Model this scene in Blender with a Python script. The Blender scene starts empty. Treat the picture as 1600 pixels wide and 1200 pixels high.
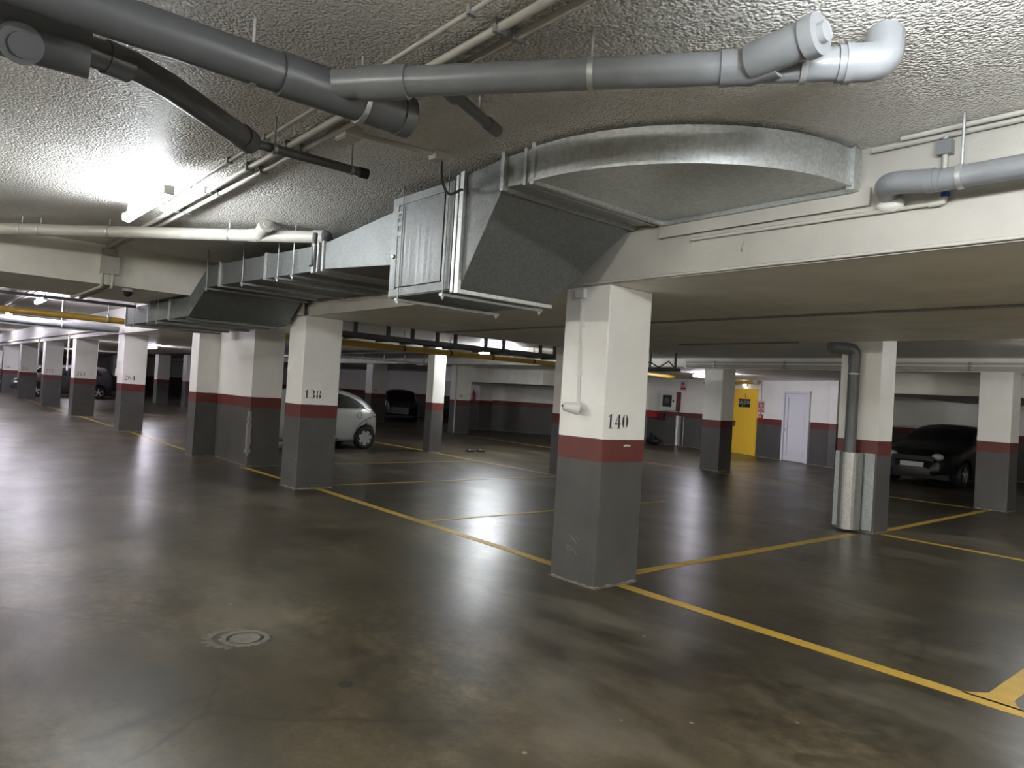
import bpy, bmesh, math, random
from mathutils import Vector, Matrix
random.seed(7)
S = 0.88            # survey units -> metres
PI = math.pi
sc = bpy.context.scene
C = sc.collection
# ------------------------------------------------------------------ camera, world, exposure
YAW, PITCH, ROLL, LENS = 2.438416951, 0.0146074429, 0.0606305061, 24.984
f = Vector((math.cos(YAW)*math.cos(PITCH), math.sin(YAW)*math.cos(PITCH), math.sin(PITCH)))
r0 = Vector((math.sin(YAW), -math.cos(YAW), 0)); u0 = r0.cross(f)
r = r0*math.cos(ROLL)+u0*math.sin(ROLL); u = -r0*math.sin(ROLL)+u0*math.cos(ROLL)
cd = bpy.data.cameras.new('camera'); cam = bpy.data.objects.new('camera', cd); C.objects.link(cam)
cam.matrix_world = Matrix(((r.x, u.x, -f.x, 0), (r.y, u.y, -f.y, 0), (r.z, u.z, -f.z, 1.72*S), (0, 0, 0, 1)))
cd.lens = LENS; cd.sensor_width = 36; cd.clip_start = 0.05; cd.clip_end = 300
sc.camera = cam
w = bpy.data.worlds.new('world'); sc.world = w; w.use_nodes = True
w.node_tree.nodes['Background'].inputs[0].default_value = (0.02, 0.02, 0.022, 1)
w.node_tree.nodes['Background'].inputs[1].default_value = 0.3
sc.view_settings.view_transform = 'Standard'; sc.view_settings.look = 'None'
sc.view_settings.exposure = 1.75; sc.view_settings.gamma = 1.0
sc.view_settings.use_curve_mapping = False
# base strength of every fluorescent tube, the garage's own and the added fill ones
TUBE = 62.0

# ------------------------------------------------------------------ materials
def mat(name, col=(0.5,0.5,0.5), rough=0.6, metal=0.0, spec=0.5):
    m = bpy.data.materials.new(name); m.use_nodes = True
    b = m.node_tree.nodes['Principled BSDF']
    b.inputs['Base Color'].default_value = (*col, 1); b.inputs['Roughness'].default_value = rough
    b.inputs['Metallic'].default_value = metal; b.inputs['Specular IOR Level'].default_value = spec
    return m
class N:
    def __init__(s, m): s.t = m.node_tree; s.b = s.t.nodes['Principled BSDF']; s.o = s.t.nodes['Material Output']
    def n(s, ty, **k):
        x = s.t.nodes.new(ty)
        for a, v in k.items():
            if hasattr(x, a) and not a[0].isupper(): setattr(x, a, v)
            else: x.inputs[a.replace('_', ' ')].default_value = v
        return x
    def l(s, a, b): s.t.links.new(a, b)
    def co(s, kind='Object'):
        if kind == 'world': return s.n('ShaderNodeNewGeometry').outputs['Position']
        return s.n('ShaderNodeTexCoord').outputs[kind]
    def noise(s, co, scale, detail=4, rough=0.55, sc=None):
        if sc is not None:
            mp = s.n('ShaderNodeMapping'); mp.inputs['Scale'].default_value = sc; s.l(co, mp.inputs[0]); co = mp.outputs[0]
        x = s.n('ShaderNodeTexNoise'); x.inputs['Scale'].default_value = scale; x.inputs['Detail'].default_value = detail
        x.inputs['Roughness'].default_value = rough; s.l(co, x.inputs['Vector']); return x.outputs['Fac']
    def voro(s, co, scale, feat='F1', out='Distance'):
        x = s.n('ShaderNodeTexVoronoi'); x.feature = feat; x.inputs['Scale'].default_value = scale
        s.l(co, x.inputs['Vector']); return x.outputs[out]
    def ramp(s, fac, pts):
        x = s.n('ShaderNodeValToRGB'); e = x.color_ramp.elements
        while len(e) < len(pts): e.new(0.5)
        for i, (p, c) in enumerate(pts):
            e[i].position = p; e[i].color = (*c, 1) if isinstance(c, tuple) else (c, c, c, 1)
        s.l(fac, x.inputs[0]); return x.outputs[0]
    def mix(s, fac, a, b, mode='MIX'):
        x = s.n('ShaderNodeMix'); x.data_type = 'RGBA'; x.blend_type = mode
        for sock, v in ((x.inputs[0], fac), (x.inputs[6], a), (x.inputs[7], b)):
            if isinstance(v, tuple): sock.default_value = (*v, 1)
            elif isinstance(v, (int, float)): sock.default_value = v
            else: s.l(v, sock)
        return x.outputs[2]
    def m(s, op, a, b=0.0, c=None):
        x = s.n('ShaderNodeMath'); x.operation = op
        for i, v in enumerate((a, b, c)):
            if v is None: continue
            if isinstance(v, (int, float)): x.inputs[i].default_value = v
            else: s.l(v, x.inputs[i])
        return x.outputs[0]
    def bump(s, h, strength, dist):
        x = s.n('ShaderNodeBump'); x.inputs['Strength'].default_value = strength; x.inputs['Distance'].default_value = dist
        s.l(h, x.inputs['Height']); s.l(x.outputs[0], s.b.inputs['Normal'])
    def sep(s, co):
        x = s.n('ShaderNodeSeparateXYZ'); s.l(co, x.inputs[0]); return x.outputs

def m_floor():
    m = mat('polished_concrete', rough=0.3, spec=0.55); n = N(m); co = n.co('world')
    a = n.noise(co, 0.38, 4, 0.55); b = n.noise(co, 1.9, 7, 0.6, (1.0, 1.5, 1)); c = n.noise(co, 38, 4, 0.65); e = n.noise(co, 0.95, 4, 0.55, (0.7, 1.2, 1))
    col = n.ramp(a, [(0.38, (0.034, 0.0265, 0.015)), (0.50, (0.053, 0.042, 0.024)), (0.62, (0.084, 0.067, 0.039))])
    col = n.mix(0.8, col, n.ramp(b, [(0.34, 0.55), (0.50, 1.0), (0.66, 1.45)]), 'MULTIPLY')
    col = n.mix(0.5, col, n.ramp(c, [(0.3, 0.6), (0.7, 1.35)]), 'MULTIPLY')
    col = n.mix(n.ramp(e, [(0.38, 0.6), (0.50, 0.0)]), col, (0.034, 0.031, 0.021))
    g = n.noise(co, 11, 6, 0.7); gm = n.ramp(n.noise(co, 0.7, 3), [(0.46, 0.15), (0.60, 0.9)])
    col = n.mix(gm, col, n.mix(1.0, col, n.ramp(g, [(0.36, 0.45), (0.50, 1.0), (0.64, 1.7)]), 'MULTIPLY'))
    # pale dusty scrapes with soft edges
    p = n.noise(co, 0.8, 7, 0.62, (0.6, 1.2, 1))
    col = n.mix(n.ramp(p, [(0.52, 0.0), (0.66, 0.75)]), col, (0.150, 0.130, 0.096))
    # hairline cracks and specks of grit
    cr = n.n('ShaderNodeTexVoronoi'); cr.feature = 'DISTANCE_TO_EDGE'; cr.inputs['Scale'].default_value = 0.42
    wob = n.n('ShaderNodeVectorMath'); wob.operation = 'ADD'
    nz = n.n('ShaderNodeTexNoise'); nz.inputs['Scale'].default_value = 1.6; nz.inputs['Detail'].default_value = 6; n.l(co, nz.inputs['Vector'])
    vs_ = n.n('ShaderNodeVectorMath'); vs_.operation = 'SCALE'; vs_.inputs['Scale'].default_value = 0.22; n.l(nz.outputs['Color'], vs_.inputs[0])
    n.l(co, wob.inputs[0]); n.l(vs_.outputs[0], wob.inputs[1]); n.l(wob.outputs[0], cr.inputs['Vector'])
    crm = n.ramp(cr.outputs['Distance'], [(0.0, 1.0), (0.009, 0.0)])
    gate = n.ramp(n.noise(co, 0.5, 2), [(0.48, 0.0), (0.56, 0.75)])
    col = n.mix(n.m('MULTIPLY', crm, gate), col, (0.025, 0.022, 0.018))
    vv = n.n('ShaderNodeTexVoronoi'); vv.inputs['Scale'].default_value = 4.2; n.l(co, vv.inputs['Vector'])
    col = n.mix(n.m('MULTIPLY', n.ramp(vv.outputs['Distance'], [(0.03, 1.0), (0.055, 0.0)]), n.m('GREATER_THAN', n.sep(vv.outputs['Color'])[0], 0.62)), col, (0.30, 0.28, 0.24))
    n.l(col, n.b.inputs['Base Color'])
    rn = n.noise(co, 1.2, 3, 0.5); n.l(n.ramp(rn, [(0.25, 0.285), (0.75, 0.38)]), n.b.inputs['Roughness'])
    h = n.m('ADD', n.m('MULTIPLY', n.noise(co, 9, 5, 0.6, (1, 1, 1)), 1.0), n.m('MULTIPLY', n.noise(co, 3.0, 3, 0.5), 1.5))
    n.bump(h, 0.16, 0.006)
    return m
def m_popcorn(name, col=(0.87, 0.845, 0.79), scale=62):
    m = mat(name, rough=0.45, spec=0.5); n = N(m); co = n.co('world')
    v = n.voro(co, scale); g = n.noise(co, scale*0.9, 3, 0.6)
    h = n.m('ADD', n.m('MULTIPLY', v, -0.9), n.m('MULTIPLY', g, 0.7))
    n.bump(h, 1.0, 0.028)
    d = n.noise(co, 0.8, 4); n.l(n.mix(1.0, col, n.ramp(d, [(0.3, 0.9), (0.7, 1.05)]), 'MULTIPLY'), n.b.inputs['Base Color'])
    return m
def m_paint(name, col, bump=0.15, rough=0.55, stain=0.25, spots=0.0):
    m = mat(name, rough=rough, spec=0.35); n = N(m); co = n.co('world')
    d = n.noise(co, 1.6, 6, 0.6); c = n.mix(stain, col, n.ramp(d, [(0.35, 0.55), (0.6, 1.05)]), 'MULTIPLY')
    if spots:
        k = n.noise(co, 14, 4, 0.65, (1, 1, 0.6)); big = n.noise(co, 1.1, 2)
        msk = n.m('MULTIPLY', n.ramp(k, [(0.66, 0.0), (0.72, 1.0)]), n.ramp(big, [(0.42, 0.0), (0.55, spots)]))
        c = n.mix(msk, c, (0.16, 0.12, 0.08))
    n.l(c, n.b.inputs['Base Color'])
    n.bump(n.noise(co, 30, 4, 0.6), bump, 0.01)
    return m
def m_banded(name='pillar_paint', top=1.36, mid=1.15, scr=True):
    # the paint scheme of the garage: white above, oxide red band, grey dado (heights in the thing's own frame)
    m = mat(name, rough=0.42, spec=0.45); n = N(m); co = n.co('world'); oc = n.co('world')
    z = n.sep(oc)[2]; wob = n.m('MULTIPLY', n.m('SUBTRACT', n.noise(co, 3.0, 3), 0.5), 0.012)
    zz = n.m('ADD', z, wob)
    d = n.noise(co, 2.2, 6, 0.62)
    white = n.mix(0.22, (0.80, 0.785, 0.74), n.ramp(d, [(0.3, 0.65), (0.62, 1.04)]), 'MULTIPLY')
    red = n.mix(0.4, (0.125, 0.027, 0.023), n.ramp(d, [(0.3, 0.7), (0.65, 1.15)]), 'MULTIPLY')
    grey = n.mix(0.5, (0.080, 0.077, 0.072), n.ramp(d, [(0.3, 0.65), (0.68, 1.25)]), 'MULTIPLY')
    if scr:
        s1 = n.noise(co, 6.0, 6, 0.75, (1, 1, 1.4)); band = n.ramp(z, [(0.0, 0.0), (0.12, 1.0), (0.45, 1.0), (0.62, 0.0)])
        sm = n.m('MULTIPLY', n.ramp(s1, [(0.67, 0.0), (0.70, 0.8)]), band)
        grey = n.mix(sm, grey, (0.30, 0.29, 0.27))
    c = n.mix(n.m('GREATER_THAN', zz, mid*S), grey, red)
    c = n.mix(n.m('GREATER_THAN', zz, top*S), c, white)
    # bare concrete line where the pillar meets the floor
    fl = n.m('LESS_THAN', n.m('ADD', z, n.m('MULTIPLY', n.noise(co, 16, 3), -0.05)), -0.012)
    c = n.mix(fl, c, (0.30, 0.28, 0.24))
    n.l(c, n.b.inputs['Base Color'])
    n.bump(n.m('ADD', n.noise(co, 26, 3), n.m('MULTIPLY', n.noise(co, 3, 4), 2.0)), 0.18, 0.008)
    return m
def m_galv(name='galvanised_steel', col=(0.60, 0.62, 0.61), rough=0.46, streak=(1, 1, 0.06)):
    m = mat(name, rough=rough, metal=0.75); n = N(m); co = n.co('world')
    v = n.n('ShaderNodeTexVoronoi'); v.inputs['Scale'].default_value = 55; n.l(co, v.inputs['Vector'])
    st = n.noise(co, 40, 4, 0.6, streak)
    c = n.mix(0.6, col, n.ramp(n.sep(v.outputs['Color'])[0], [(0.0, 0.72), (1.0, 1.1)]), 'MULTIPLY')
    c = n.mix(0.5, c, n.ramp(st, [(0.3, 0.75), (0.7, 1.1)]), 'MULTIPLY'); n.l(c, n.b.inputs['Base Color'])
    n.l(n.ramp(st, [(0.3, rough-0.10), (0.7, rough+0.12)]), n.b.inputs['Roughness'])
    n.bump(n.noise(co, 2.2, 3), 0.10, 0.03)
    return m
def m_pvc(name, col, rough=0.33, dust=0.25):
    m = mat(name, rough=rough, spec=0.5); n = N(m); co = n.co('world')
    d = n.noise(co, 7, 5, 0.7); c = n.mix(dust, col, n.ramp(d, [(0.35, 0.6), (0.65, 1.15)]), 'MULTIPLY'); n.l(c, n.b.inputs['Base Color'])
    return m
def m_line():
    m = mat('yellow_line_paint', rough=0.45, spec=0.4); n = N(m); co = n.co('world')
    a = n.noise(co, 10, 6, 0.7); b = n.noise(co, 1.3, 4)
    c = n.mix(n.ramp(a, [(0.30, 0.0), (0.62, 0.75)]), (0.54, 0.355, 0.050), (0.42, 0.27, 0.045))
    c = n.mix(n.m('MULTIPLY', n.ramp(n.noise(co, 30, 5, 0.75), [(0.60, 0.0), (0.68, 1.0)]), n.ramp(b, [(0.45, 0.1), (0.6, 0.8)])), c, (0.10, 0.085, 0.06))
    n.l(c, n.b.inputs['Base Color']); return m
def m_emit(name, col, strength):
    m = mat(name, (0.8, 0.8, 0.8), 0.4); b = m.node_tree.nodes['Principled BSDF']
    b.inputs['Emission Color'].default_value = (*col, 1); b.inputs['Emission Strength'].default_value = strength
    return m
M = dict(
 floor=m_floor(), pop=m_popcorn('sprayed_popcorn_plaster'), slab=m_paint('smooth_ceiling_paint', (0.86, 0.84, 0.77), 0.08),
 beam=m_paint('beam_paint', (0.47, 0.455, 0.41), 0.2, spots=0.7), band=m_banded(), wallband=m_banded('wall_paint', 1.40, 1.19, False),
 galv=m_galv(), galvlit=m_galv('galvanised_steel_lamp_darkened', (0.21, 0.22, 0.218), 0.55), galv2=m_galv('dull_galvanised_steel', (0.40, 0.42, 0.41), 0.5), pvc=m_pvc('grey_pvc', (0.21, 0.22, 0.23)),  # galvlit: same galvanised steel, colour darkened to offset the near lamp's glare
 pvcdark=m_pvc('dark_grey_pvc', (0.105, 0.11, 0.115), 0.4), pvclight=m_pvc('pale_pvc', (0.50, 0.48, 0.43), 0.4, 0.15), conduit=m_pvc('painted_conduit', (0.50, 0.485, 0.44), 0.5, 0.1),
 line=m_line(), dark=mat('black_rubber', (0.012, 0.012, 0.013), 0.6), black=mat('black_paint', (0.015, 0.015, 0.016), 0.5),
 fixture=mat('lamp_housing', (0.45, 0.45, 0.45), 0.5), yellow=m_pvc('yellow_pipe_paint', (0.56, 0.37, 0.06), 0.35, 0.3),
 ydoor=m_pvc('yellow_door_paint', (0.95, 0.60, 0.05), 0.45, 0.08), wdoor=m_pvc('white_lacquer', (0.66, 0.66, 0.70), 0.4, 0.02),
 white=mat('white_plastic', (0.70, 0.69, 0.66), 0.4), redp=mat('red_plastic', (0.48, 0.02, 0.03), 0.4), maroon=mat('dark_red_metal', (0.14, 0.018, 0.02), 0.4),
 darkred=mat('dark_red_box', (0.07, 0.012, 0.014), 0.5), glass=mat('dark_glass', (0.012, 0.014, 0.015), 0.06, 0, 0.7), silver=mat('silver_car_paint', (0.50, 0.52, 0.50), 0.3, 0.35),
 darkcar=mat('dark_grey_car_paint', (0.055, 0.055, 0.062), 0.3, 0.4), whitecar=mat('white_car_paint', (0.78, 0.78, 0.78), 0.25), blackcar=mat('black_car_paint', (0.005, 0.0055, 0.007), 0.3),
 alloy=mat('silver_wheel_trim', (0.62, 0.62, 0.60), 0.35, 0.5), seam=mat('dark_seam', (0.02, 0.02, 0.02), 0.7), chrome=mat('chrome', (0.8, 0.8, 0.8), 0.15, 1.0),
 blue=mat('blue_plastic', (0.03, 0.08, 0.35), 0.4), concrete=m_paint('bare_cement', (0.18, 0.165, 0.14), 0.5, 0.85, 0.6), shutter=mat('salmon_red_shutter', (0.55, 0.13, 0.10), 0.5),
 lamp_white=m_emit('tube_light_white', (0.93, 0.97, 1.0), TUBE), lamp_lilac=m_emit('tube_light_lilac', (0.90, 0.86, 1.0), TUBE*1.05), lamp_door=m_emit('tube_light_door', (0.90, 0.87, 1.0), TUBE*0.62), lamp_near=m_emit('tube_light_near', (0.93, 0.97, 1.0), TUBE*0.60), lamp_fill=m_emit('tube_light_fill', (1.0, 0.97, 0.90), TUBE*1.9), lamp_bright=m_emit('tube_light_bright', (0.93, 0.97, 1.0), TUBE*1.1), lamp_low=m_emit('tube_light_low', (0.90, 0.86, 1.0), TUBE*0.30), lamp_slab_fill=m_emit('tube_light_slab_fill', (1.0, 0.97, 0.90), TUBE*2.5), lamp_dim=m_emit('tube_light_dim', (0.93, 0.97, 1.0), TUBE*0.28),  # the two strongest warm tubes serve only the added, unseen fill lamps
 plate=mat('plate_white', (0.6, 0.6, 0.6), 0.4), headl=mat('headlamp_glass', (0.75, 0.75, 0.78), 0.1, 0.3), orange=mat('gold_brass', (0.6, 0.5, 0.2), 0.3, 0.8))

# ------------------------------------------------------------------ mesh helpers (survey units in, metres out)
class MB:
    def __init__(s): s.v = []; s.f = []; s.sm = []
    def add(s, vs, fs, smooth=False):
        o = len(s.v); s.v += [tuple(v) for v in vs]; s.f += [tuple(i+o for i in q) for q in fs]; s.sm += [smooth]*len(fs); return s
    def box(s, x0, x1, y0, y1, z0, z1):
        return s.hexa([(x0,y0,z0),(x1,y0,z0),(x1,y1,z0),(x0,y1,z0),(x0,y0,z1),(x1,y0,z1),(x1,y1,z1),(x0,y1,z1)])
    def hexa(s, p): return s.add(p, [(3,2,1,0),(4,5,6,7),(0,1,5,4),(1,2,6,5),(2,3,7,6),(3,0,4,7)])
    def prism(s, poly, z0, z1):
        n = len(poly); a = sum(poly[i][0]*poly[(i+1)%n][1]-poly[(i+1)%n][0]*poly[i][1] for i in range(n))
        if a < 0: poly = poly[::-1]
        vs = [(x,y,z0) for x,y in poly]+[(x,y,z1) for x,y in poly]
        return s.add(vs, [tuple(range(n-1,-1,-1)), tuple(range(n,2*n))]+[(i,(i+1)%n,n+(i+1)%n,n+i) for i in range(n)])
    def tube(s, path, r, seg=14, caps=True, smooth=True):
        P = [Vector(p) for p in path]; rr = r if isinstance(r, (list, tuple)) else [r]*len(P); rings = []; nrm = None
        for i, p in enumerate(P):
            d = (P[min(i+1, len(P)-1)]-P[max(i-1, 0)])
            if d.length < 1e-9: d = P[-1]-P[0]
            d.normalize()
            if nrm is None:
                nrm = d.cross(Vector((0,0,1)))
                if nrm.length < 1e-3: nrm = d.cross(Vector((1,0,0)))
            nrm = (nrm-d*nrm.dot(d)).normalized(); b = d.cross(nrm)
            rings.append([p+nrm*(rr[i]*math.cos(2*PI*k/seg))+b*(rr[i]*math.sin(2*PI*k/seg)) for k in range(seg)])
        vs = [v for g in rings for v in g]; fs = []
        for i in range(len(P)-1):
            for k in range(seg): a = i*seg+k; b2 = i*seg+(k+1)%seg; fs.append((a, b2, b2+seg, a+seg))
        s.add(vs, fs, smooth)
        if caps: s.add(rings[0], [tuple(range(seg-1,-1,-1))]); s.add(rings[-1], [tuple(range(seg))])
        return s
    def oriented(s, c, ax, ay, az, hx, hy, hz):
        c = Vector(c); ax, ay, az = Vector(ax), Vector(ay), Vector(az)
        return s.hexa([c+ax*(hx*i)+ay*(hy*j)+az*(hz*k) for k in (-1,1) for i,j in ((-1,-1),(1,-1),(1,1),(-1,1))])
    def ball(s, c, rx, ry=None, rz=None, nu=12, nv=8):
        ry = ry or rx; rz = rz or rx; vs = []; fs = []
        for j in range(nv+1):
            t = PI*j/nv
            for i in range(nu):
                a = 2*PI*i/nu; vs.append((c[0]+rx*math.sin(t)*math.cos(a), c[1]+ry*math.sin(t)*math.sin(a), c[2]-rz*math.cos(t)))
        for j in range(nv):
            for i in range(nu): fs.append((j*nu+i, j*nu+(i+1)%nu, (j+1)*nu+(i+1)%nu, (j+1)*nu+i))
        return s.add(vs, fs, True)
    def build(s, name, material, parent=None, bevel=0.0):
        me = bpy.data.meshes.new(name)
        o0 = parent['_o'] if parent is not None else None
        if o0 is None:
            if s.v:
                xs = [v[0] for v in s.v]; ys = [v[1] for v in s.v]; zs = [v[2] for v in s.v]
                org = Vector(((min(xs)+max(xs))/2, (min(ys)+max(ys))/2, min(zs)))
        else: org = Vector(o0)
        me.from_pydata([(Vector(v)-org)*S for v in s.v], [], s.f); me.validate(); me.update()
        me.polygons.foreach_set('use_smooth', s.sm) if len(s.sm) == len(me.polygons) else None
        o = bpy.data.objects.new(name, me); C.objects.link(o)
        me.materials.append(M[material] if isinstance(material, str) else material)
        if parent is None: o.location = org*S; o['_o'] = tuple(org)
        else: o.parent = parent; o['_o'] = tuple(org)
        if bevel:
            b = o.modifiers.new('bevel', 'BEVEL'); b.width = bevel*S; b.segments = 2; b.limit_method = 'ANGLE'
        return o
def bend(pts, rad=0.1, n=5):
    P = [Vector(p) for p in pts]; out = [P[0]]
    for i in range(1, len(P)-1):
        a = (P[i-1]-P[i]); b = (P[i+1]-P[i]); t = min(rad, a.length/2.1, b.length/2.1); A = P[i]+a.normalized()*t; B = P[i]+b.normalized()*t
        for k in range(n+1): q = k/n; out.append(A*(1-q)**2+P[i]*2*q*(1-q)+B*q*q)
    out.append(P[-1]); return out
def tag(o, label=None, cat=None, group=None, kind=None):
    if label: o['label'] = label
    if cat: o['category'] = cat
    if group: o['group'] = group
    if kind: o['kind'] = kind
    return o
def thing(name, loc, label, cat, group=None):
    o = bpy.data.objects.new(name, None); C.objects.link(o); o.location = Vector(loc)*S; o['_o'] = tuple(loc); o.empty_display_size = 0.1
    return tag(o, label, cat, group)
def struct(name, mb, m, label=None, parent=None): return tag(mb.build(name, m, parent), label, None, None, 'structure')
# text as flat mesh: plane given by origin (centre), right vector, up vector
def text(name, txt, size, c, right, up, m, parent, off=0.004, ex=0.0):
    cu = bpy.data.curves.new(name, 'FONT'); cu.body = txt; cu.size = size; cu.align_x = 'CENTER'; cu.align_y = 'CENTER'
    t = bpy.data.objects.new(name, cu); C.objects.link(t); bpy.context.view_layer.update()
    me = t.evaluated_get(bpy.context.evaluated_depsgraph_get()).to_mesh()
    mb = MB(); R, U = Vector(right).normalized(), Vector(up).normalized(); Nn = R.cross(U); c = Vector(c)+Nn*off
    mb.add([c+R*v.co.x+U*v.co.y for v in me.vertices], [tuple(p.vertices) for p in me.polygons])
    bpy.data.objects.remove(t); bpy.data.curves.remove(cu)
    return mb.build(name, m, parent)
# stencil digits: crescents and bars in a 0.62 x 1 cell
def cres(cx, cy, rx, ry, a0, a1, t0=0.05, t1=0.21, n=10):
    o = []; i_ = []
    for k in range(n+1):
        q = k/n; a = math.radians(a0+(a1-a0)*q); th = t0+(t1-t0)*math.sin(PI*q)
        o.append((cx+rx*math.cos(a), cy+ry*math.sin(a))); i_.append((cx+(rx-th)*math.cos(a), cy+(ry-th*0.35)*math.sin(a)))
    return o+i_[::-1]
DIG = {
 '1': [[(.22,.06),(.22,.94),(.40,1.0),(.40,.06)], [(.10,.0),(.52,.0),(.52,.05),(.10,.05)], [(.06,.80),(.19,.90),(.19,.82),(.08,.76)]],
 '4': [[(.34,.06),(.34,.95),(.50,1.0),(.50,.06)], [(.0,.30),(.30,.90),(.30,.80),(.10,.36),(.30,.36),(.30,.27),(.0,.27)], [(.53,.27),(.62,.27),(.62,.36),(.53,.36)], [(.26,.0),(.58,.0),(.58,.05),(.26,.05)]],
 '0': [cres(.31,.5,.31,.5,-75,75), cres(.31,.5,.31,.5,105,255)],
 '3': [cres(.27,.74,.28,.26,-80,150), cres(.27,.25,.31,.26,-150,80), [(.14,.47),(.28,.47),(.28,.53),(.14,.53)]],
 '8': [cres(.31,.75,.25,.25,-75,75,.02,.12), cres(.31,.75,.25,.25,105,255,.02,.12), cres(.31,.25,.30,.26,-75,75), cres(.31,.25,.30,.26,105,255)],
 '2': [cres(.29,.72,.30,.28,-60,165), [(.02,.02),(.44,.42),(.55,.52),(.40,.42),(.20,.14),(.60,.14),(.60,.0),(.02,.0)]],
 '6': [cres(.31,.5,.31,.5,70,255), cres(.31,.28,.28,.29,-75,110,.02,.14)],
 '5': [[(.08,.52),(.08,1.0),(.56,1.0),(.56,.88),(.16,.88),(.16,.56)], cres(.27,.30,.31,.32,-150,100)],
 '9': [cres(.31,.5,.31,.5,-110,75), cres(.31,.72,.28,.28,95,290,.02,.14)],
}
def stencil(txt, h, c, right, up, parent, m='black', off=0.003, gap=0.13):
    R, U = Vector(right).normalized(), Vector(up).normalized(); Nn = R.cross(U); W = len(txt)*(0.62+gap)-gap; mb = MB()
    for i, ch in enumerate(txt):
        for poly in DIG[ch]:
            a = sum(poly[k][0]*poly[(k+1)%len(poly)][1]-poly[(k+1)%len(poly)][0]*poly[k][1] for k in range(len(poly)))
            if a < 0: poly = poly[::-1]
            mb.add([Vector(c)+Nn*off+R*((x+i*(0.62+gap)-W/2)*h)+U*((y-0.5)*h) for x, y in poly], [tuple(range(len(poly)))])
    return mb.build('stencil_number', m, parent)

# ------------------------------------------------------------------ the shell
ZA, ZB, ZL = 3.52, 3.02, 2.78        # aisle ceiling, rear aisle ceiling, low slab
def yA(x): return 4.83+0.0155*(x+4.4) if x < -4.4 else 4.83
fl = struct('floor', MB().box(-68, 24, -13, 27, -0.2, 0), 'floor', 'polished brown-grey concrete floor with stains and scrapes')
struct('ceiling', MB().box(-68, 24, -13, 4.85, ZA, ZA+0.2), 'pop', 'sprayed popcorn plaster ceiling over the near aisle')
struct('ceiling', MB().box(-10.85, 24, 4.86, 10.38, ZL, ZA+0.2), 'slab', 'smooth low ceiling slab behind pillar 140')
struct('ceiling', MB().prism([(-16.0, yA(-16)+0.02), (-68, yA(-68)+0.02), (-68, 10.38), (-16.0, 10.38)], ZL, ZA+0.2), 'slab', 'smooth low ceiling slab over the far left bays')
struct('ceiling', MB().box(-68, 24, 10.38, 16.45, ZB, ZA+0.2), 'pop', 'sprayed plaster ceiling over the rear aisle')
struct('ceiling', MB().box(-16.0, -10.85, 5.42, 10.38, ZB, ZA+0.2), 'pop', 'sprayed plaster ceiling above the cable tray')
struct('ceiling', MB().box(-68, 24, 16.45, 26.5, ZL, ZA+0.2), 'slab', 'smooth low ceiling in front of the doors')
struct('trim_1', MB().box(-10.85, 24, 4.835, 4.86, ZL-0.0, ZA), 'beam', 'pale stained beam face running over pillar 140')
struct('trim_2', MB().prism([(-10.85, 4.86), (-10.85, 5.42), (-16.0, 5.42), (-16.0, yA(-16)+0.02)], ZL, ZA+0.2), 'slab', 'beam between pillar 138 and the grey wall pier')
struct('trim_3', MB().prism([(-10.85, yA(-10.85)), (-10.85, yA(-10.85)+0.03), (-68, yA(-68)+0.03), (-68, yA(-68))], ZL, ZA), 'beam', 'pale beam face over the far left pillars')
struct('trim_4', MB().box(-14.1, -11.68, -13, 4.7, 2.95, ZA), 'slab', 'wide cross beam over the near aisle')
struct('trim_5', MB().box(-12.0, 24, 16.42, 16.46, 2.74, ZB), 'slab', 'beam face over the rear pillars')
struct('ceiling', MB().box(-27, -19.8, 18.3, 24.3, 2.15, ZL), 'slab', 'dropped soffit over the dark recess')
struct('ceiling', MB().box(-7.9, 24, 18.0, 25.7, 2.3, ZL), 'slab', 'dropped soffit over the dark bay at the right')
# walls: line of the door wall
TA = Vector((-14.3, 23.9, 0)); TD = (Vector((-9.5, 22.1, 0))-TA).normalized(); TN = Vector((TD.y, -TD.x, 0))   # TN points to the camera side
if TN.y > 0: TN = -TN
def tp(t, z=0.0, out=0.0): q = TA+TD*t+TN*out; return (q.x, q.y, z)
def wall(name, a, b, label, m='wallband', th=0.25, z1=ZL+0.3):
    a = Vector((*a, 0)); b = Vector((*b, 0)); d = (b-a).normalized(); n_ = Vector((-d.y, d.x, 0))*th
    return struct(name, MB().prism([(a.x,a.y),(b.x,b.y),((b+n_).x,(b+n_).y),((a+n_).x,(a+n_).y)], 0, z1), m, label)
# back is on the left hand when walking a->b with +x: thickness goes away from the camera
K0 = tp(-1.6); K1 = tp(4.05)
wall('wall_back', K0[:2], K1[:2], 'white, red and grey wall holding the yellow and white doors')
wall('wall_back', (-19.6, 24.4), (K0[0], K0[1]), 'white, red and grey wall behind the hose cabinet')
wall('wall_back', (-27, 20.2), (-19.6, 24.4), 'dark recessed wall left of the hose cabinet')
wall('wall_back', (-27, 24), (-27, 20.2), 'short return wall behind the shadowed pillar')
wall('wall_back', (-68, 24), (-27, 24), 'far back wall with grey dado')
wall('wall_right', K1[:2], (-10.2, 26.4), 'shadowed return wall right of the white door')
wall('wall_back', (-10.5, 25.8), (24, 25.8), 'unlit wall behind the black parked car')
wall('wall_front', (24, -13), (-68, -13), 'wall behind the photographer', z1=ZA)
wall('wall_right', (23.5, 26), (23.5, -13), 'right end wall', z1=ZA)
wall('wall_left', (-66, -13), (-66, 26), 'far left end wall', z1=ZA)

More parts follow.
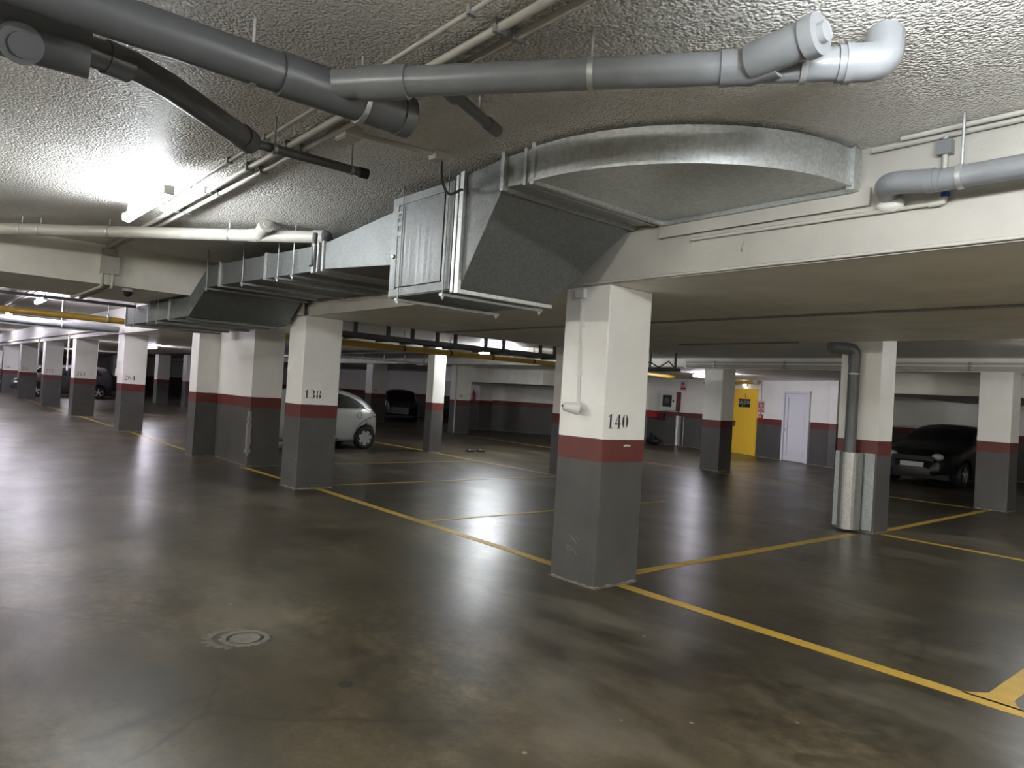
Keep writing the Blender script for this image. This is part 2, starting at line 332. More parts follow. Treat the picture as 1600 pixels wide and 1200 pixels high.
# ------------------------------------------------------------------ pillars
def pillar(x0, x1, y0, y1, z1, label, num=None, side='X', group=None, hs=0.11, cut=None):
    t = thing('pillar', ((x0+x1)/2, (y0+y1)/2, 0), label, 'pillar', group)
    mb = MB(); mb.box(x0, x1, y0, y1, 0, z1); mb.build('shaft', 'band', t, bevel=0.012)
    mb = MB(); n = 26; q = []       # rough cement fillet at the foot
    for (ax, ay, bx, by) in ((x0,y0,x1,y0),(x1,y0,x1,y1),(x1,y1,x0,y1),(x0,y1,x0,y0)):
        for k in range(8):
            s_ = k/8; e = 0.012+0.018*random.random(); px = ax+(bx-ax)*s_; py = ay+(by-ay)*s_
            nx, ny = (by-ay), -(bx-ax); L = math.hypot(nx, ny); q.append((px+nx/L*e, py+ny/L*e))
    mb.prism(q, 0.0, 0.006); mb.build('cement_footing', 'concrete', t)
    if num:
        if side == 'X': stencil(num, hs, (x1, y0+0.20, 1.53), (0,1,0), (0,0,1), t)
        else: stencil(num, hs, (x1-0.2, y0, 1.53), (1,0,0), (0,0,1), t)
    return t
P140 = pillar(-4.96, -4.385, 4.83, 5.43, ZL, 'large nearest pillar stencilled 140, scuffed grey foot', '140', hs=0.135)
P138 = pillar(-11.40, -10.80, 4.77, 5.42, ZL, 'pillar stencilled 138 with duct shadow across its top', '138', hs=0.135)
P264 = pillar(-23.15, -22.5, 4.60, 5.22, ZL, 'pillar stencilled 264 under the open duct end', '264', hs=0.13)
pillar(-30.1, -29.4, 4.48, 5.18, ZL, 'pillar stencilled 253 in front of the dark grey car', '253', hs=0.13)
pillar(-36.65, -35.9, 4.37, 5.03, ZL, 'pillar stencilled 252 left of the dark grey car', '252', hs=0.13)
pillar(-44.2, -43.4, 4.27, 4.98, ZL, 'pillar stencilled 251 right of the white car', '251', hs=0.13)
pillar(-51.7, -50.9, 4.15, 4.9, ZL, 'pillar stencilled 250 left of the white car', '250', hs=0.13)
pillar(-59.0, -58.2, 4.02, 4.75, ZL, 'farthest pillar of the row, cut by the left edge of the photo')
PW = thing('wall_pier', (-15, 5.2, 0), 'L-shaped grey pier of pillar and thick wall left of pillar 138', 'pillar')
MB().box(-16.35, -15.84, 4.66, 5.3, 0, ZL).build('shaft', 'band', PW, bevel=0.012)
MB().box(-15.84, -13.85, 5.10, 5.72, 0, ZL).build('wall_panel', 'band', PW, bevel=0.01)
mb = MB()      # chipped corner of the pier
for k in range(14):
    z = 0.25+k*0.062; e = 0.02+0.03*random.random(); mb.oriented((-13.85, 5.10, z), (1,0,0), (0,1,0), (0,0,1), e, e, 0.034)
mb.build('chipped_edge', mat('raw_plaster', (0.28, 0.26, 0.24), 0.9), PW)
pillar(-16.62, -16.3, 10.98, 11.38, ZB, 'slender pillar lit on its right face behind the yellow pipe')
pillar(-11.45, -10.9, 10.93, 11.5, ZB, 'pillar half hidden behind the left edge of pillar 140')
P705 = pillar(-24.1, -23.6, 17.1, 17.8, ZL, 'pillar with a thin pipe down its corner, right of the slender pillar', '90', hs=0.13)
MB().tube([(-23.62, 17.04, 0.02), (-23.62, 17.04, ZL)], 0.03, 8).build('corner_pipe', 'conduit', P705)
pillar(-30.9, -30.3, 16.9, 17.7, ZL, 'rear pillar above the roof of the silver car', '93', hs=0.13)
pillar(-11.42, -10.84, 16.55, 17.15, ZL, 'pillar standing left of the yellow door')
PB = pillar(-5.05, -4.45, 10.85, 11.35, ZB, 'pillar with a drain pipe and steel guard on its front')
pillar(-4.85, -4.28, 16.48, 17.05, ZL, 'pillar at the right edge of the photo, pale front face')
pillar(-26.6, -25.9, 20.05, 21.2, ZL, 'shadowed pillar carrying the fire extinguisher')
pillar(-44.7, -44.0, 10.8, 11.45, ZL, 'far pillar seen right of pillar 264, nearer its edge')
pillar(-40.6, -39.9, 11.2, 11.9, ZL, 'far pillar seen just left of the grey wall pier')
pillar(-57.5, -56.8, 11.0, 11.7, ZL, 'dim far pillar above the dark grey car')
pillar(-37.5, -36.8, 17.0, 17.7, ZL, 'dim rear pillar above the silver car, left one')
pillar(-3.0, -2.2, 21.5, 22.1, ZL, 'shadowed pillar beyond the right edge pillar')

# ------------------------------------------------------------------ floor markings
LN = 0
def line(a, b, w_, label, group=None):
    a = Vector((*a, 0)); b = Vector((*b, 0)); d = (b-a).normalized(); nn = Vector((-d.y, d.x, 0))*(w_/2); mb = MB()
    mb.prism([tuple((a-nn)[:2]), tuple((b-nn)[:2]), tuple((b+nn)[:2]), tuple((a+nn)[:2])], 0.0005, 0.0035)
    return tag(mb.build('parking_line', 'line'), label, 'floor line', group)
line((8.5, 5.15), (-4.39, 5.18), 0.125, 'long yellow bay line from pillar 140 to the right foreground')
line((-4.97, 5.16), (-10.78, 5.16), 0.115, 'yellow bay line between pillars 140 and 138')
line((-11.42, 5.08), (-13.83, 5.02), 0.1, 'short yellow line left of pillar 138')
line((-4.62, 5.45), (-4.6, 10.5), 0.12, 'yellow bay line from pillar 140 back to the pipe guard pillar')
line((-7.74, 5.22), (-7.78, 10.3), 0.08, 'yellow line meeting the row line between pillars 140 and 138')
mb = MB().prism([(-1.44, 5.21), (-1.30, 5.21), (-1.30, 9.8), (-1.44, 9.8)], 0.0005, 0.0035)
mb.prism([(-1.56, 5.21), (-1.44, 5.21), (-1.44, 5.36)], 0.0005, 0.0035).prism([(-1.30, 5.21), (-1.18, 5.21), (-1.26, 5.26), (-1.30, 5.36)], 0.0005, 0.0035)
tag(mb.build('parking_line', 'line'), 'yellow cross line joining the long line at the bottom right', 'floor line')
line((-4.4, 11.0), (8.5, 10.65), 0.12, 'yellow line running right from the pipe guard pillar')
line((-4.5, 11.4), (-4.58, 16.4), 0.11, 'yellow line from the pipe guard pillar to the right edge pillar')
line((-11.1, 5.5), (-11.1, 10.9), 0.08, 'faint yellow line behind pillar 138')
line((-14.0, 5.6), (-14.15, 11.0), 0.07, 'yellow line under the yellow pipe')
line((-16.2, 11.05), (-11.5, 10.95), 0.08, 'yellow line in front of the wheel stops')
line((-16.7, 11.1), (-28.0, 10.9), 0.08, 'yellow line behind the silver car')
line((-22.4, 16.9), (-11.5, 16.3), 0.08, 'faint yellow line in front of the dark recess')
line((-10.8, 16.3), (-4.9, 16.4), 0.08, 'dim yellow line between the two rear pillars')
line((-16.4, 4.92), (-22.45, 4.88), 0.09, 'yellow line between the grey pier and pillar 264')
line((-23.2, 4.85), (-29.35, 4.75), 0.09, 'yellow floor line leading left from pillar 264')
line((-30.15, 4.72), (-35.85, 4.62), 0.09, 'faint yellow floor line under the tail of the dark grey car')
line((-36.7, 4.6), (-43.35, 4.5), 0.09, 'farthest faint yellow floor line at the left, beside the white car')
# drain cover with broken cement ring, core hole, stains
DC = thing('drain_cover', (-4.68, 1.79, 0), 'round cement-filled drain cover in the aisle floor', 'drain cover')
def ring(c, r0_, r1_, z0, z1, a0=0, a1=360, n=40, jit=0.0):
    mb = MB()
    for k in range(n):
        A = math.radians(a0+(a1-a0)*k/n); B = math.radians(a0+(a1-a0)*(k+1)/n); j0 = 1+jit*math.sin(k*2.3); j1 = 1+jit*math.sin((k+1)*2.3)
        p = [(c[0]+q*math.cos(t), c[1]+q*math.sin(t)) for q, t in ((r0_, A), (r1_*j0, A), (r1_*j1, B), (r0_, B))]
        mb.prism(p, z0, z1)
    return mb
ring((-4.68, 1.79), 0.0, 0.095, 0.0, 0.004, n=28).build('lid', 'concrete', DC)
ring((-4.68, 1.79), 0.10, 0.118, 0.0, 0.003, 20, 95, 12).build('gap', 'black', DC)
ring((-4.68, 1.79), 0.10, 0.118, 0.0, 0.003, 215, 255, 8).build('gap', 'black', DC)
ring((-4.68, 1.79), 0.120, 0.155, 0.0, 0.007, n=40, jit=0.05).build('frame', 'concrete', DC)
ring((-4.72, 1.75), 0.155, 0.20, 0.0, 0.003, 140, 330, 26, 0.12).build('cement_patch', m_paint('pale_cement', (0.15, 0.14, 0.115), 0.4, 0.8, 0.5), DC)
HO = thing('core_hole', (-3.68, 2.01, 0), 'small black core hole in the foreground floor', 'floor hole')
ring((-3.68, 2.01), 0.0, 0.034, 0.0006, 0.0016, n=20).build('opening', 'black', HO); ring((-3.68, 2.01), 0.033, 0.042, 0.0, 0.002, n=20, jit=0.1).build('rim', mat('dark_cement', (0.03,0.028,0.022), 0.8), HO)
for i, (x, y, lab) in enumerate(((-16.30, 12.36, 'left'), (-16.28, 12.74, 'right'))):
    t = thing('wheel_stop', (x, y, 0), '%s one of the pair of low black wheel stops beyond the slender pillar' % lab, 'wheel stop')
    MB().prism([(x-.11, y-.11), (x+.11, y-.11), (x+.11, y+.11), (x-.11, y+.11)], 0, 0.03).build('base_plate', 'dark', t); MB().ball((x, y, 0.03), 0.09, 0.09, 0.06).build('bumper', 'dark', t)

# ------------------------------------------------------------------ lamps
def lamp(x, y, z, label, L=1.6, em='lamp_white', along='X', ceil=None, group=None):
    t = thing('fluorescent_lamp', (x, y, z-0.06), label, 'lamp', group); h = L/2
    dx, dy = (1, 0) if along == 'X' else (0, 1)
    A = (dx, dy, 0); B = (-dy, dx, 0); top = ceil if ceil else z+0.06
    MB().oriented((x, y, (z+0.01+top)/2), A, B, (0,0,1), h-0.16, 0.032, (top-z-0.01)/2).build('housing', 'fixture', t, bevel=0.008)
    MB().tube([(x-dx*(h-.04), y-dy*(h-.04), z-0.015), (x+dx*(h-.04), y+dy*(h-.04), z-0.015)], 0.05, 14).build('diffuser', em, t)
    for s_ in (-1, 1): MB().oriented((x+dx*h*s_, y+dy*h*s_, z-0.01), A, B, (0,0,1), 0.015, 0.045, 0.042).build('end_cap', 'white', t, bevel=0.01)
    for s_ in (-.5, .0, .5): MB().oriented((x+dx*h*s_, y+dy*h*s_, z-.012), A, B, (0,0,1), 0.008, 0.056, 0.03).build('clip', 'white', t)
    return t
lamp(-0.30, 2.32, ZA-0.34, 'tube lamp over the aisle just above the top of the frame', em='lamp_white', ceil=ZA)
lamp(-7.6, 1.66, ZA-0.17, 'glaring tube lamp on the near ceiling at the upper left', em='lamp_near', ceil=ZA)
lamp(-21.6, 2.45, ZA-0.13, 'second lit aisle lamp, seen under the cross beam', em='lamp_lilac', ceil=ZA)
lamp(-29.4, 2.45, ZA-0.13, 'third aisle lamp at the left edge, farther than the second', em='lamp_lilac', ceil=ZA)
lamp(-16.6, 2.45, ZA-0.13, 'aisle lamp hidden just behind the wide cross beam', em='lamp_low', ceil=ZA)
lamp(-37.5, 2.45, ZA-0.13, 'small far aisle lamp beyond the left edge', em='lamp_lilac', ceil=ZA)
lamp(-46, 2.45, ZA-0.13, 'farther aisle lamp beyond the left edge', em='lamp_lilac', ceil=ZA)
lamp(-56, 2.45, ZA-0.13, 'farthest aisle lamp beyond the left edge', em='lamp_lilac', ceil=ZA)
lamp(5.6, 2.32, ZA-0.13, 'aisle lamp to the right behind the camera', ceil=ZA)
lamp(-2.2, 12.9, ZB-0.12, 'rear aisle lamp hidden by the low slab on the right', em='lamp_dim', ceil=ZB)
lamp(-15.6, 12.6, ZB-0.12, 'rear aisle lamp hidden behind the cable tray', em='lamp_bright', ceil=ZB)
lamp(-30, 7.1, ZL-0.08, 'small bright lamp right of pillar 264', L=1.3, em='lamp_lilac', ceil=ZL)
lamp(-13.05, 19.4, ZL-0.08, 'tube lamp near the hose cabinet by the pillar', L=1.5, em='lamp_door', ceil=ZL)
lamp(-47, 7.4, ZL-0.08, 'far lamp over the dark grey car', em='lamp_lilac', ceil=ZL)
lamp(3.2, 7.6, ZL-0.48, 'added fill lamp under the low slab, unseen past the right edge', em='lamp_slab_fill', ceil=ZL)  # added out of view to brighten the low slab
lamp(13, 7.6, ZL-0.48, 'added fill lamp under the low slab far to the right, out of view', em='lamp_slab_fill', ceil=ZL)  # second added fill lamp for the slab, out of view
lamp(13, 2.32, ZA-0.13, 'added aisle lamp far to the right, out of view', ceil=ZA)  # added past the right edge for more light
lamp(-1.5, -5.5, 3.0, 'added fill lamp behind the photographer', em='lamp_fill', ceil=ZA)  # lamps behind the photographer are added fill for ceilings and pillar fronts
lamp(-8.5, -5.5, 3.0, 'added fill lamp behind the photographer to the left', em='lamp_fill', ceil=ZA)
lamp(6, -5.5, 3.0, 'added fill lamp behind the photographer to the right', em='lamp_fill', ceil=ZA)
lamp(-16.8, -5.5, 3.0, 'added fill lamp far left of the photographer', em='lamp_fill', ceil=ZA)
lamp(-36, 14.2, ZB-0.12, 'far rear aisle lamp above the silver car', em='lamp_low', ceil=ZB)

# ------------------------------------------------------------------ ventilation duct
DU = thing('ventilation_duct', (-8, 4, 2.5), 'long galvanised ventilation duct along the row beam with damper box and curved elbow', 'air duct')
def shell(x0, a, x1, b, name, m='galv'):      # a/b = (yfront, yback, zbottom, ztop) at each end
    mb = MB().hexa([(x1,b[0],b[2]),(x0,a[0],a[2]),(x0,a[1],a[2]),(x1,b[1],b[2]),(x1,b[0],b[3]),(x0,a[0],a[3]),(x0,a[1],a[3]),(x1,b[1],b[3])])
    return mb.build(name, m, DU, bevel=0.004)
def flange(x, a, wd=0.035, ext=0.022, m='galv'):
    y0, y1, z0, z1 = a; mb = MB()
    mb.box(x-wd/2, x+wd/2, y0-ext, y1+0.005, z0-ext, z0); mb.box(x-wd/2, x+wd/2, y0-ext, y1+0.005, z1, min(z1+ext, ZA-.001))
    mb.box(x-wd/2, x+wd/2, y0-ext, y0, z0, z1)
    return mb.build('flange', m, DU)
E0 = (3.32, 4.80, 3.25, 3.49); E1 = (3.31, 4.80, 3.26, 3.49); B0 = (3.30, 4.30, 2.53, 3.44); B1 = (3.30, 4.40, 2.53, 3.44)
# curved elbow turning into the beam: centre (-3.72, 4.80), radius 1.5
mb = MB(); cx, cy, R_ = -3.78, 4.80, 1.50; n_ = 40
arc = [(cx+R_*1.06*math.sin(math.radians(90*k/n_)), cy-R_*math.cos(math.radians(90*k/n_))) for k in range(n_+1)]
arc[-1] = (cx+R_*1.06, cy)
poly = [(cx, cy)]+arc
mb.add([(x,y,3.25) for x,y in poly]+[(x,y,3.49) for x,y in poly], [tuple(range(len(poly)-1,-1,-1)), tuple(range(len(poly),2*len(poly)))])
mb.add([(x,y,3.25) for x,y in arc]+[(x,y,3.49) for x,y in arc], [(i, i+1, len(arc)+i+1, len(arc)+i) for i in range(len(arc)-1)], True)
mb.build('elbow', 'galv', DU)
mb = MB()
for k in range(n_):
    (xa, ya), (xb, yb) = arc[k], arc[k+1]
    def o_(x, y, e): d = Vector((x-cx, y-cy)).normalized(); return (x+d.x*e, y+d.y*e)
    mb.prism([o_(xa,ya,0), o_(xa,ya,0.016), o_(xb,yb,0.016), o_(xb,yb,0)], 3.238, 3.256)
mb.build('elbow_seam', 'galv', DU)
flange(-3.80, E0, 0.04, 0.03); flange(-3.90, E0, 0.03, 0.015); flange(-4.13, E1, 0.04, 0.03)
shell(-3.92, E0, -3.78, E0, 'collar'); shell(-4.13, E1, -3.90, E0, 'flexible_joint', 'galv2')
MB().box(-3.80, -2.20, 4.76, 4.80, 3.215, 3.25).build('wall_flange', 'galv2', DU)
MB().box(-3.84, -2.1, 4.79, 4.815, 3.12, 3.24).build('wall_frame', 'beam', DU)
MB().box(-2.22, -2.17, 4.70, 4.80, 3.22, 3.50).build('end_flange', 'galv', DU)
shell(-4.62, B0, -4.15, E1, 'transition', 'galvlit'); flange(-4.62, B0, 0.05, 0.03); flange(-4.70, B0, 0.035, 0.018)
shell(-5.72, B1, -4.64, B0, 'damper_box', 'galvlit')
# access panel on the box front: frame pieces proud of the sheet
for (x0, x1, z0, z1) in ((-5.70, -4.74, 2.54, 2.60), (-5.70, -4.74, 3.36, 3.43), (-5.70, -5.60, 2.60, 3.36), (-4.86, -4.74, 2.60, 3.36)):
    MB().box(x0, x1, 3.288, 3.30, z0, z1).build('panel_frame', 'galvlit', DU, bevel=0.002)
MB().box(-5.585, -4.875, 3.285, 3.30, 2.615, 3.345).build('access_panel', m_galv('brushed_galvanised_steel', (0.16,0.165,0.163), 0.5, (1, 1, 0.03)), DU, bevel=0.003)
for k, z in enumerate((3.27, 3.19, 3.10)):
    MB().box(-5.60, -5.52, 3.280, 3.286, z-0.028, z+0.028).build('sticker', mat('sticker%d' % k, ((0.5,0.5,0.5),(0.10,0.10,0.10),(0.20,0.20,0.20))[k], 0.5), DU)
    MB().box(-5.585, -5.535, 3.278, 3.281, z-0.018, z+0.012).build('sticker_print', mat('print%d' % k, ((0.08,0.08,0.08),(0.4,0.4,0.4),(0.45,0.45,0.45))[k], 0.5), DU)
MB().tube([(-5.64, 3.28, 2.90), (-5.64, 3.30, 2.90)], 0.022, 14).build('lock', 'dark', DU); MB().tube([(-5.64, 3.272, 2.90), (-5.64, 3.285, 2.90)], 0.012, 12).build('lock_core', 'chrome', DU)
def rods(x, y0, y1, zb, rod2=True, m='galv2'):
    MB().box(x-0.022, x+0.022, y0-0.05, y1+0.04, zb-0.045, zb-0.02).build('support_channel', m, DU)
    for y in (y0-0.03,) + ((y1+0.02,) if rod2 else ()):
        MB().tube([(x, y, zb-0.075), (x, y, ZA)], 0.006, 6).build('threaded_rod', 'galv2', DU)
        MB().tube([(x, y, zb-0.06), (x, y, zb-0.045)], 0.014, 6).build('nut', 'galv', DU)
rods(-5.50, 3.30, 4.38, 2.53); rods(-4.80, 3.30, 4.32, 2.53)
T0 = (3.42, 4.55, 2.86, 3.40); T1 = (3.35, 4.66, 2.95, 3.23); T2 = (3.22, 4.66, 2.99, 3.29)
def lerp(x): q = (x+7.3)/(-10.2+7.3); return tuple(a+(b-a)*q for a, b in zip(T1, T2))
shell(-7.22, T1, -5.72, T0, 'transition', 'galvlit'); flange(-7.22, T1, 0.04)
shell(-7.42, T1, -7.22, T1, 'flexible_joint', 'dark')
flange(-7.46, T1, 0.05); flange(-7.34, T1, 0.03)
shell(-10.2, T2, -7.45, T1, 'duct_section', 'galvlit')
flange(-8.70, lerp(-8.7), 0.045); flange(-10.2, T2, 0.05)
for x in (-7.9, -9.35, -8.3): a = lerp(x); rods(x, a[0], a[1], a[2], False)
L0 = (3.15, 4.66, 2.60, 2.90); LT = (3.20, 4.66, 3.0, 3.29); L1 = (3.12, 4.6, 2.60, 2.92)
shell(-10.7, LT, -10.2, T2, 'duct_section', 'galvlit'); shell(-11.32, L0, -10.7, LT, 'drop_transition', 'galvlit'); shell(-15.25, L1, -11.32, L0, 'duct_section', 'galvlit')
a = (3.2, 4.66, 3.0, 3.29); rods(-10.62, a[0], a[1], a[2], False)
flange(-12.35, L0, 0.05); flange(-13.55, L1, 0.05); flange(-15.22, L1, 0.04)
for x in (-12.9, -14.5): rods(x, 3.13, 4.6, 2.60, False)
for x in (-11.6, -12.0, -13.2, -14.0): MB().box(x-0.02, x+0.02, 3.2, 4.65, 2.572, 2.60).build('stiffener', 'galv2', DU)

# ------------------------------------------------------------------ drain pipes on the near ceiling
def clamp(t, c, d, R, ceil=ZA, m='galv'):
    c = Vector(c); d = Vector(d).normalized()
    MB().tube([c-d*0.014, c+d*0.014], R+0.006, 18).build('clamp', m, t)
    MB().tube([(c.x, c.y, c.z+R), (c.x, c.y, ceil)], 0.009, 8).build('hanger', m, t)
def collar(t, p, d, R, L=0.07, m='pvc', nm='socket'):
    p = Vector(p); d = Vector(d).normalized(); MB().tube([p-d*L/2, p+d*L/2], R, 20).build(nm, m, t)
t = thing('drain_pipe', (-3.55, 1.0, 3.3), 'thickest dark grey drain pipe across the top left ceiling, capped end', 'pipe')
MB().tube([(-3.66, -1.6, 3.31), (-3.54, 2.02, 3.27)], 0.098, 24).build('pipe_run', 'pvcdark', t)
MB().tube([(-3.56, 1.35, 3.275), (-3.54, 2.08, 3.27)], 0.110, 24).build('socket', 'pvcdark', t)
MB().tube([(-3.54, 2.03, 3.27), (-3.54, 2.10, 3.27)], 0.116, 24).build('end_cap', 'pvcdark', t)
clamp(t, (-3.59, 1.22, 3.28), (0,1,0), 0.10); clamp(t, (-3.55, 1.80, 3.27), (0,1,0), 0.112)
t = thing('drain_pipe', (-2.4, 2.5, 3.3), 'pale lit drain pipe across the top centre with cleanout and elbow', 'pipe')
a_ = Vector((-3.50, 1.62, 3.29)); b_ = Vector((-1.50, 3.17, 3.31)); dd = (b_-a_).normalized()
MB().tube([a_, b_], 0.075, 24).build('pipe_run', 'pvc', t)
MB().tube(bend([b_-dd*0.02, b_+dd*0.13, b_+dd*0.15+Vector((-0.04,0.05,0.15))], 0.12, 8), 0.084, 24).build('elbow', 'pvc', t)
collar(t, b_-dd*0.02, dd, 0.092, 0.03); collar(t, a_+dd*0.28, dd, 0.088, 0.26); 
wy = a_+dd*2.03; bd = Vector((1, 0.0, 0.06)).normalized()
MB().tube([wy-dd*0.02, wy+dd*0.05, wy+dd*0.08+bd*0.12], [0.078, 0.086, 0.086], 22).build('wye_body', 'pvc', t)
MB().tube([wy+bd*0.08, wy+bd*0.36], 0.082, 24).build('cleanout_branch', 'pvc', t)
MB().tube([wy+bd*0.34, wy+bd*0.40], 0.092, 24).build('cleanout_cap', 'pvc', t); MB().tube([wy+bd*0.40, wy+bd*0.43], 0.045, 18).build('cap_hub', 'pvc', t)
collar(t, wy-dd*0.04, dd, 0.083, 0.07); collar(t, wy+dd*0.46, dd, 0.084, 0.05)
clamp(t, a_+dd*1.35, dd, 0.075); clamp(t, a_+dd*2.32, dd, 0.080)
t = thing('drain_pipe', (-3.4, 2.5, 3.3), 'short thin pipe branching off under the pale drain pipe', 'pipe')
MB().tube([(-3.12, 2.02, 3.33), (-3.50, 2.68, 3.37)], 0.032, 14).build('pipe_run', 'pvcdark', t); MB().tube([(-3.46, 2.61, 3.37), (-3.53, 2.74, 3.375)], 0.040, 14).build('end_cap', 'pvcdark', t)
MB().tube([(-3.10, 2.0, 3.33), (-3.22, 2.2, 3.34)], 0.052, 16).build('socket', 'pvcdark', t); MB().tube([(-3.4, 2.5, 3.39), (-3.4, 2.5, ZA)], 0.008, 6).build('hanger', 'galv2', t)
t = thing('drain_pipe', (-4.2, 1, 3.2), 'dark drain pipe at the top left corner stepping down to a thin end', 'pipe')
MB().tube([(-4.12, -1.6, 3.26), (-3.98, 0.52, 3.24)], 0.105, 24).build('pipe_run', 'pvcdark', t)
MB().tube([(-4.02, 0.1, 3.24), (-3.97, 0.58, 3.235)], 0.118, 24).build('socket', 'pvcdark', t)
MB().tube([(-3.95, 0.55, 3.24), (-4.02, 0.78, 3.26), (-4.22, 0.99, 3.29), (-4.84, 1.66, 3.31)], 0.072, 20).build('pipe_branch', 'pvcdark', t)
collar(t, (-4.0, 0.70, 3.25), (-.3, 1, 0), 0.082, 0.12, 'pvcdark'); collar(t, (-4.80, 1.62, 3.31), (-.68, .72, 0), 0.08, 0.12, 'pvcdark')
MB().tube([(-4.83, 1.64, 3.31), (-4.84, 1.75, 3.31), (-4.80, 2.50, 3.30)], 0.032, 14).build('thin_pipe', 'pvcdark', t); MB().tube([(-4.805, 2.46, 3.30), (-4.80, 2.53, 3.30)], 0.038, 14).build('end_cap', 'dark', t)
for y in (1.82, 2.40): MB().tube([(-4.81, y, 3.30), (-4.81, y, ZA)], 0.007, 6).build('hanger', 'galv2', t); MB().tube([(-4.81, y-.012, 3.30), (-4.81, y+.012, 3.30)], 0.038, 12).build('clamp', 'galv2', t)
for y in (-0.6,): clamp(t, (-4.05, y, 3.25), (0,1,0), 0.106)
MB().tube([(-4.0, 0.27, 3.21), (-3.87, 0.295, 3.15)], 0.080, 22).build('cleanout_branch', 'pvcdark', t)
MB().tube([(-3.88, 0.294, 3.152), (-3.85, 0.30, 3.138)], 0.088, 22).build('cleanout_cap', 'pvcdark', t); MB().tube([(-3.855, 0.30, 3.14), (-3.835, 0.303, 3.13)], 0.055, 18).build('cap_hub', 'pvcdark', t)
t = thing('drain_pipe', (-9, 2, 3.3), 'pale drain pipe hanging in front of the cross beam with round cleanout', 'pipe')
a_ = Vector((-12.2+0.75, 0.10, 3.36)); b_ = Vector((-7.66, 3.50, 3.38)); dd = (b_-a_).normalized()
MB().tube([a_, b_], 0.070, 20).build('pipe_run', 'pvclight', t)
wy = Vector((-8.22, 3.0, 3.38)); bd = Vector((0.75, -0.05, 0.25)).normalized()
collar(t, wy-dd*0.06, dd, 0.08, 0.10, 'pvclight'); MB().tube([wy, wy+bd*0.24], 0.075, 20).build('cleanout_branch', 'pvclight', t); MB().tube([wy+bd*0.22, wy+bd*0.27], 0.085, 20).build('cleanout_cap', 'pvclight', t); MB().tube([wy+bd*0.27, wy+bd*0.29], 0.04, 16).build('cap_hub', 'pvclight', t)
collar(t, b_-dd*0.02, dd, 0.085, 0.12, 'pvclight'); MB().ball(b_+dd*0.05, 0.085, 0.085, 0.085).build('end_fitting', 'pvcdark', t)
for q in (0.25, 0.48, 0.78, 0.30): clamp(t, a_+(b_-a_)*q, dd, 0.07)
MB().tube([(-7.62,3.6,3.38), (-7.60, 3.56, 2.95)], 0.035, 12).build('drop_pipe', 'pvcdark', t); MB().tube([(-7.52,3.37,3.38), (-7.46, 3.32, 3.0)], 0.03, 12).build('drop_pipe', 'pvcdark', t)
# ------------------------------------------------------------------ right side pipes on the beam
t = thing('drain_pipe', (-1, 4.6, 3.1), 'dusty grey drain pipe along the beam at the right edge, elbow at its left end', 'pipe')
MB().tube([(-1.62, 4.60, 3.145), (9, 4.60, 3.15)], 0.066, 22).build('pipe_run', 'pvc', t)
MB().tube(bend([(-1.60, 4.60, 3.145), (-1.93, 4.59, 3.185), (-1.99, 4.84, 3.17)], 0.12, 8), 0.070, 22).build('elbow', 'pvc', t)
collar(t, (-1.66, 4.60, 3.15), (1,0,0), 0.074, 0.05); clamp(t, (-1.50, 4.60, 3.145), (1,0,0), 0.068)
MB().ball((-1.97, 4.80, 3.10), 0.09, 0.05, 0.05).build('foam_seal', 'white', t)
t = thing('conduit', (0, 4.8, 3.05), 'thin white conduit along the beam ending in a blue elbow fitting', 'conduit')
MB().tube(bend([(-3.52, 4.815, 3.075), (-1.68, 4.80, 3.065), (-1.66, 4.80, 3.11)], 0.03, 4), 0.014, 10).build('tube_run', 'conduit', t)
MB().tube(bend([(-1.74, 4.80, 3.065), (-1.655, 4.80, 3.067), (-1.65, 4.80, 3.12)], 0.03, 4), 0.021, 12).build('elbow', 'conduit', t); MB().tube([(-1.65, 4.80, 3.095), (-1.65, 4.80, 3.125)], 0.024, 12).build('fitting', 'blue', t)
t = thing('conduit', (0, 4.8, 3.5), 'pale conduit under the ceiling corner above the right beam', 'conduit')
MB().tube([(-2.1, 4.80, 3.485), (9, 4.80, 3.485)], 0.020, 10).build('tube_run', 'conduit', t); MB().tube([(-1.9, 4.74, 3.50), (9, 4.73, 3.50)], 0.016, 10).build('tube_run', 'conduit', t)
MB().tube([(-1.66, 4.80, 3.48), (-1.66, 4.80, 3.12)], 0.018, 10).build('drop_tube', 'conduit', t); MB().box(-1.70, -1.62, 4.77, 4.83, 3.36, 3.45).build('junction_box', 'pvc', t)
t = thing('conduit', (0, 4.83, 2.79), 'thin conduit along the lower edge of the beam above pillar 140', 'conduit')
MB().tube([(-4.72, 4.815, 2.80), (9, 4.815, 2.80)], 0.013, 8).build('tube_run', 'conduit', t)
t = thing('conduit', (-5, 7.45, 2.76), 'thin conduit crossing the low smooth ceiling behind pillar 140', 'conduit')
MB().tube([(-10.8, 7.3, 2.765), (9, 7.45, 2.765)], 0.013, 8).build('tube_run', 'galv2', t)
t = thing('conduit', (-5, 10.3, 2.76), 'conduit at the rear edge of the low ceiling left of the drain elbow', 'conduit')
MB().tube([(-7.6, 10.2, 2.765), (-5.4, 10.2, 2.765)], 0.012, 8).build('tube_run', 'galv2', t)
for k, (z, rr) in enumerate(((2.905, 0.024), (2.80, 0.045))):
    t = thing('conduit', (-3, 16.4, z), ('slim upper' if k == 0 else 'thicker lower') + ' conduit along the rear beam face', 'conduit')
    MB().tube([(-11.9, 16.37, z), (8.9, 16.37, z)], rr, 10).build('tube_run', 'conduit', t)
    for x in range(-11, 9, 2): MB().box(x-.02, x+.02, 16.36-rr, 16.42, z-rr-.006, z+rr+.006).build('clip', 'galv2', t)
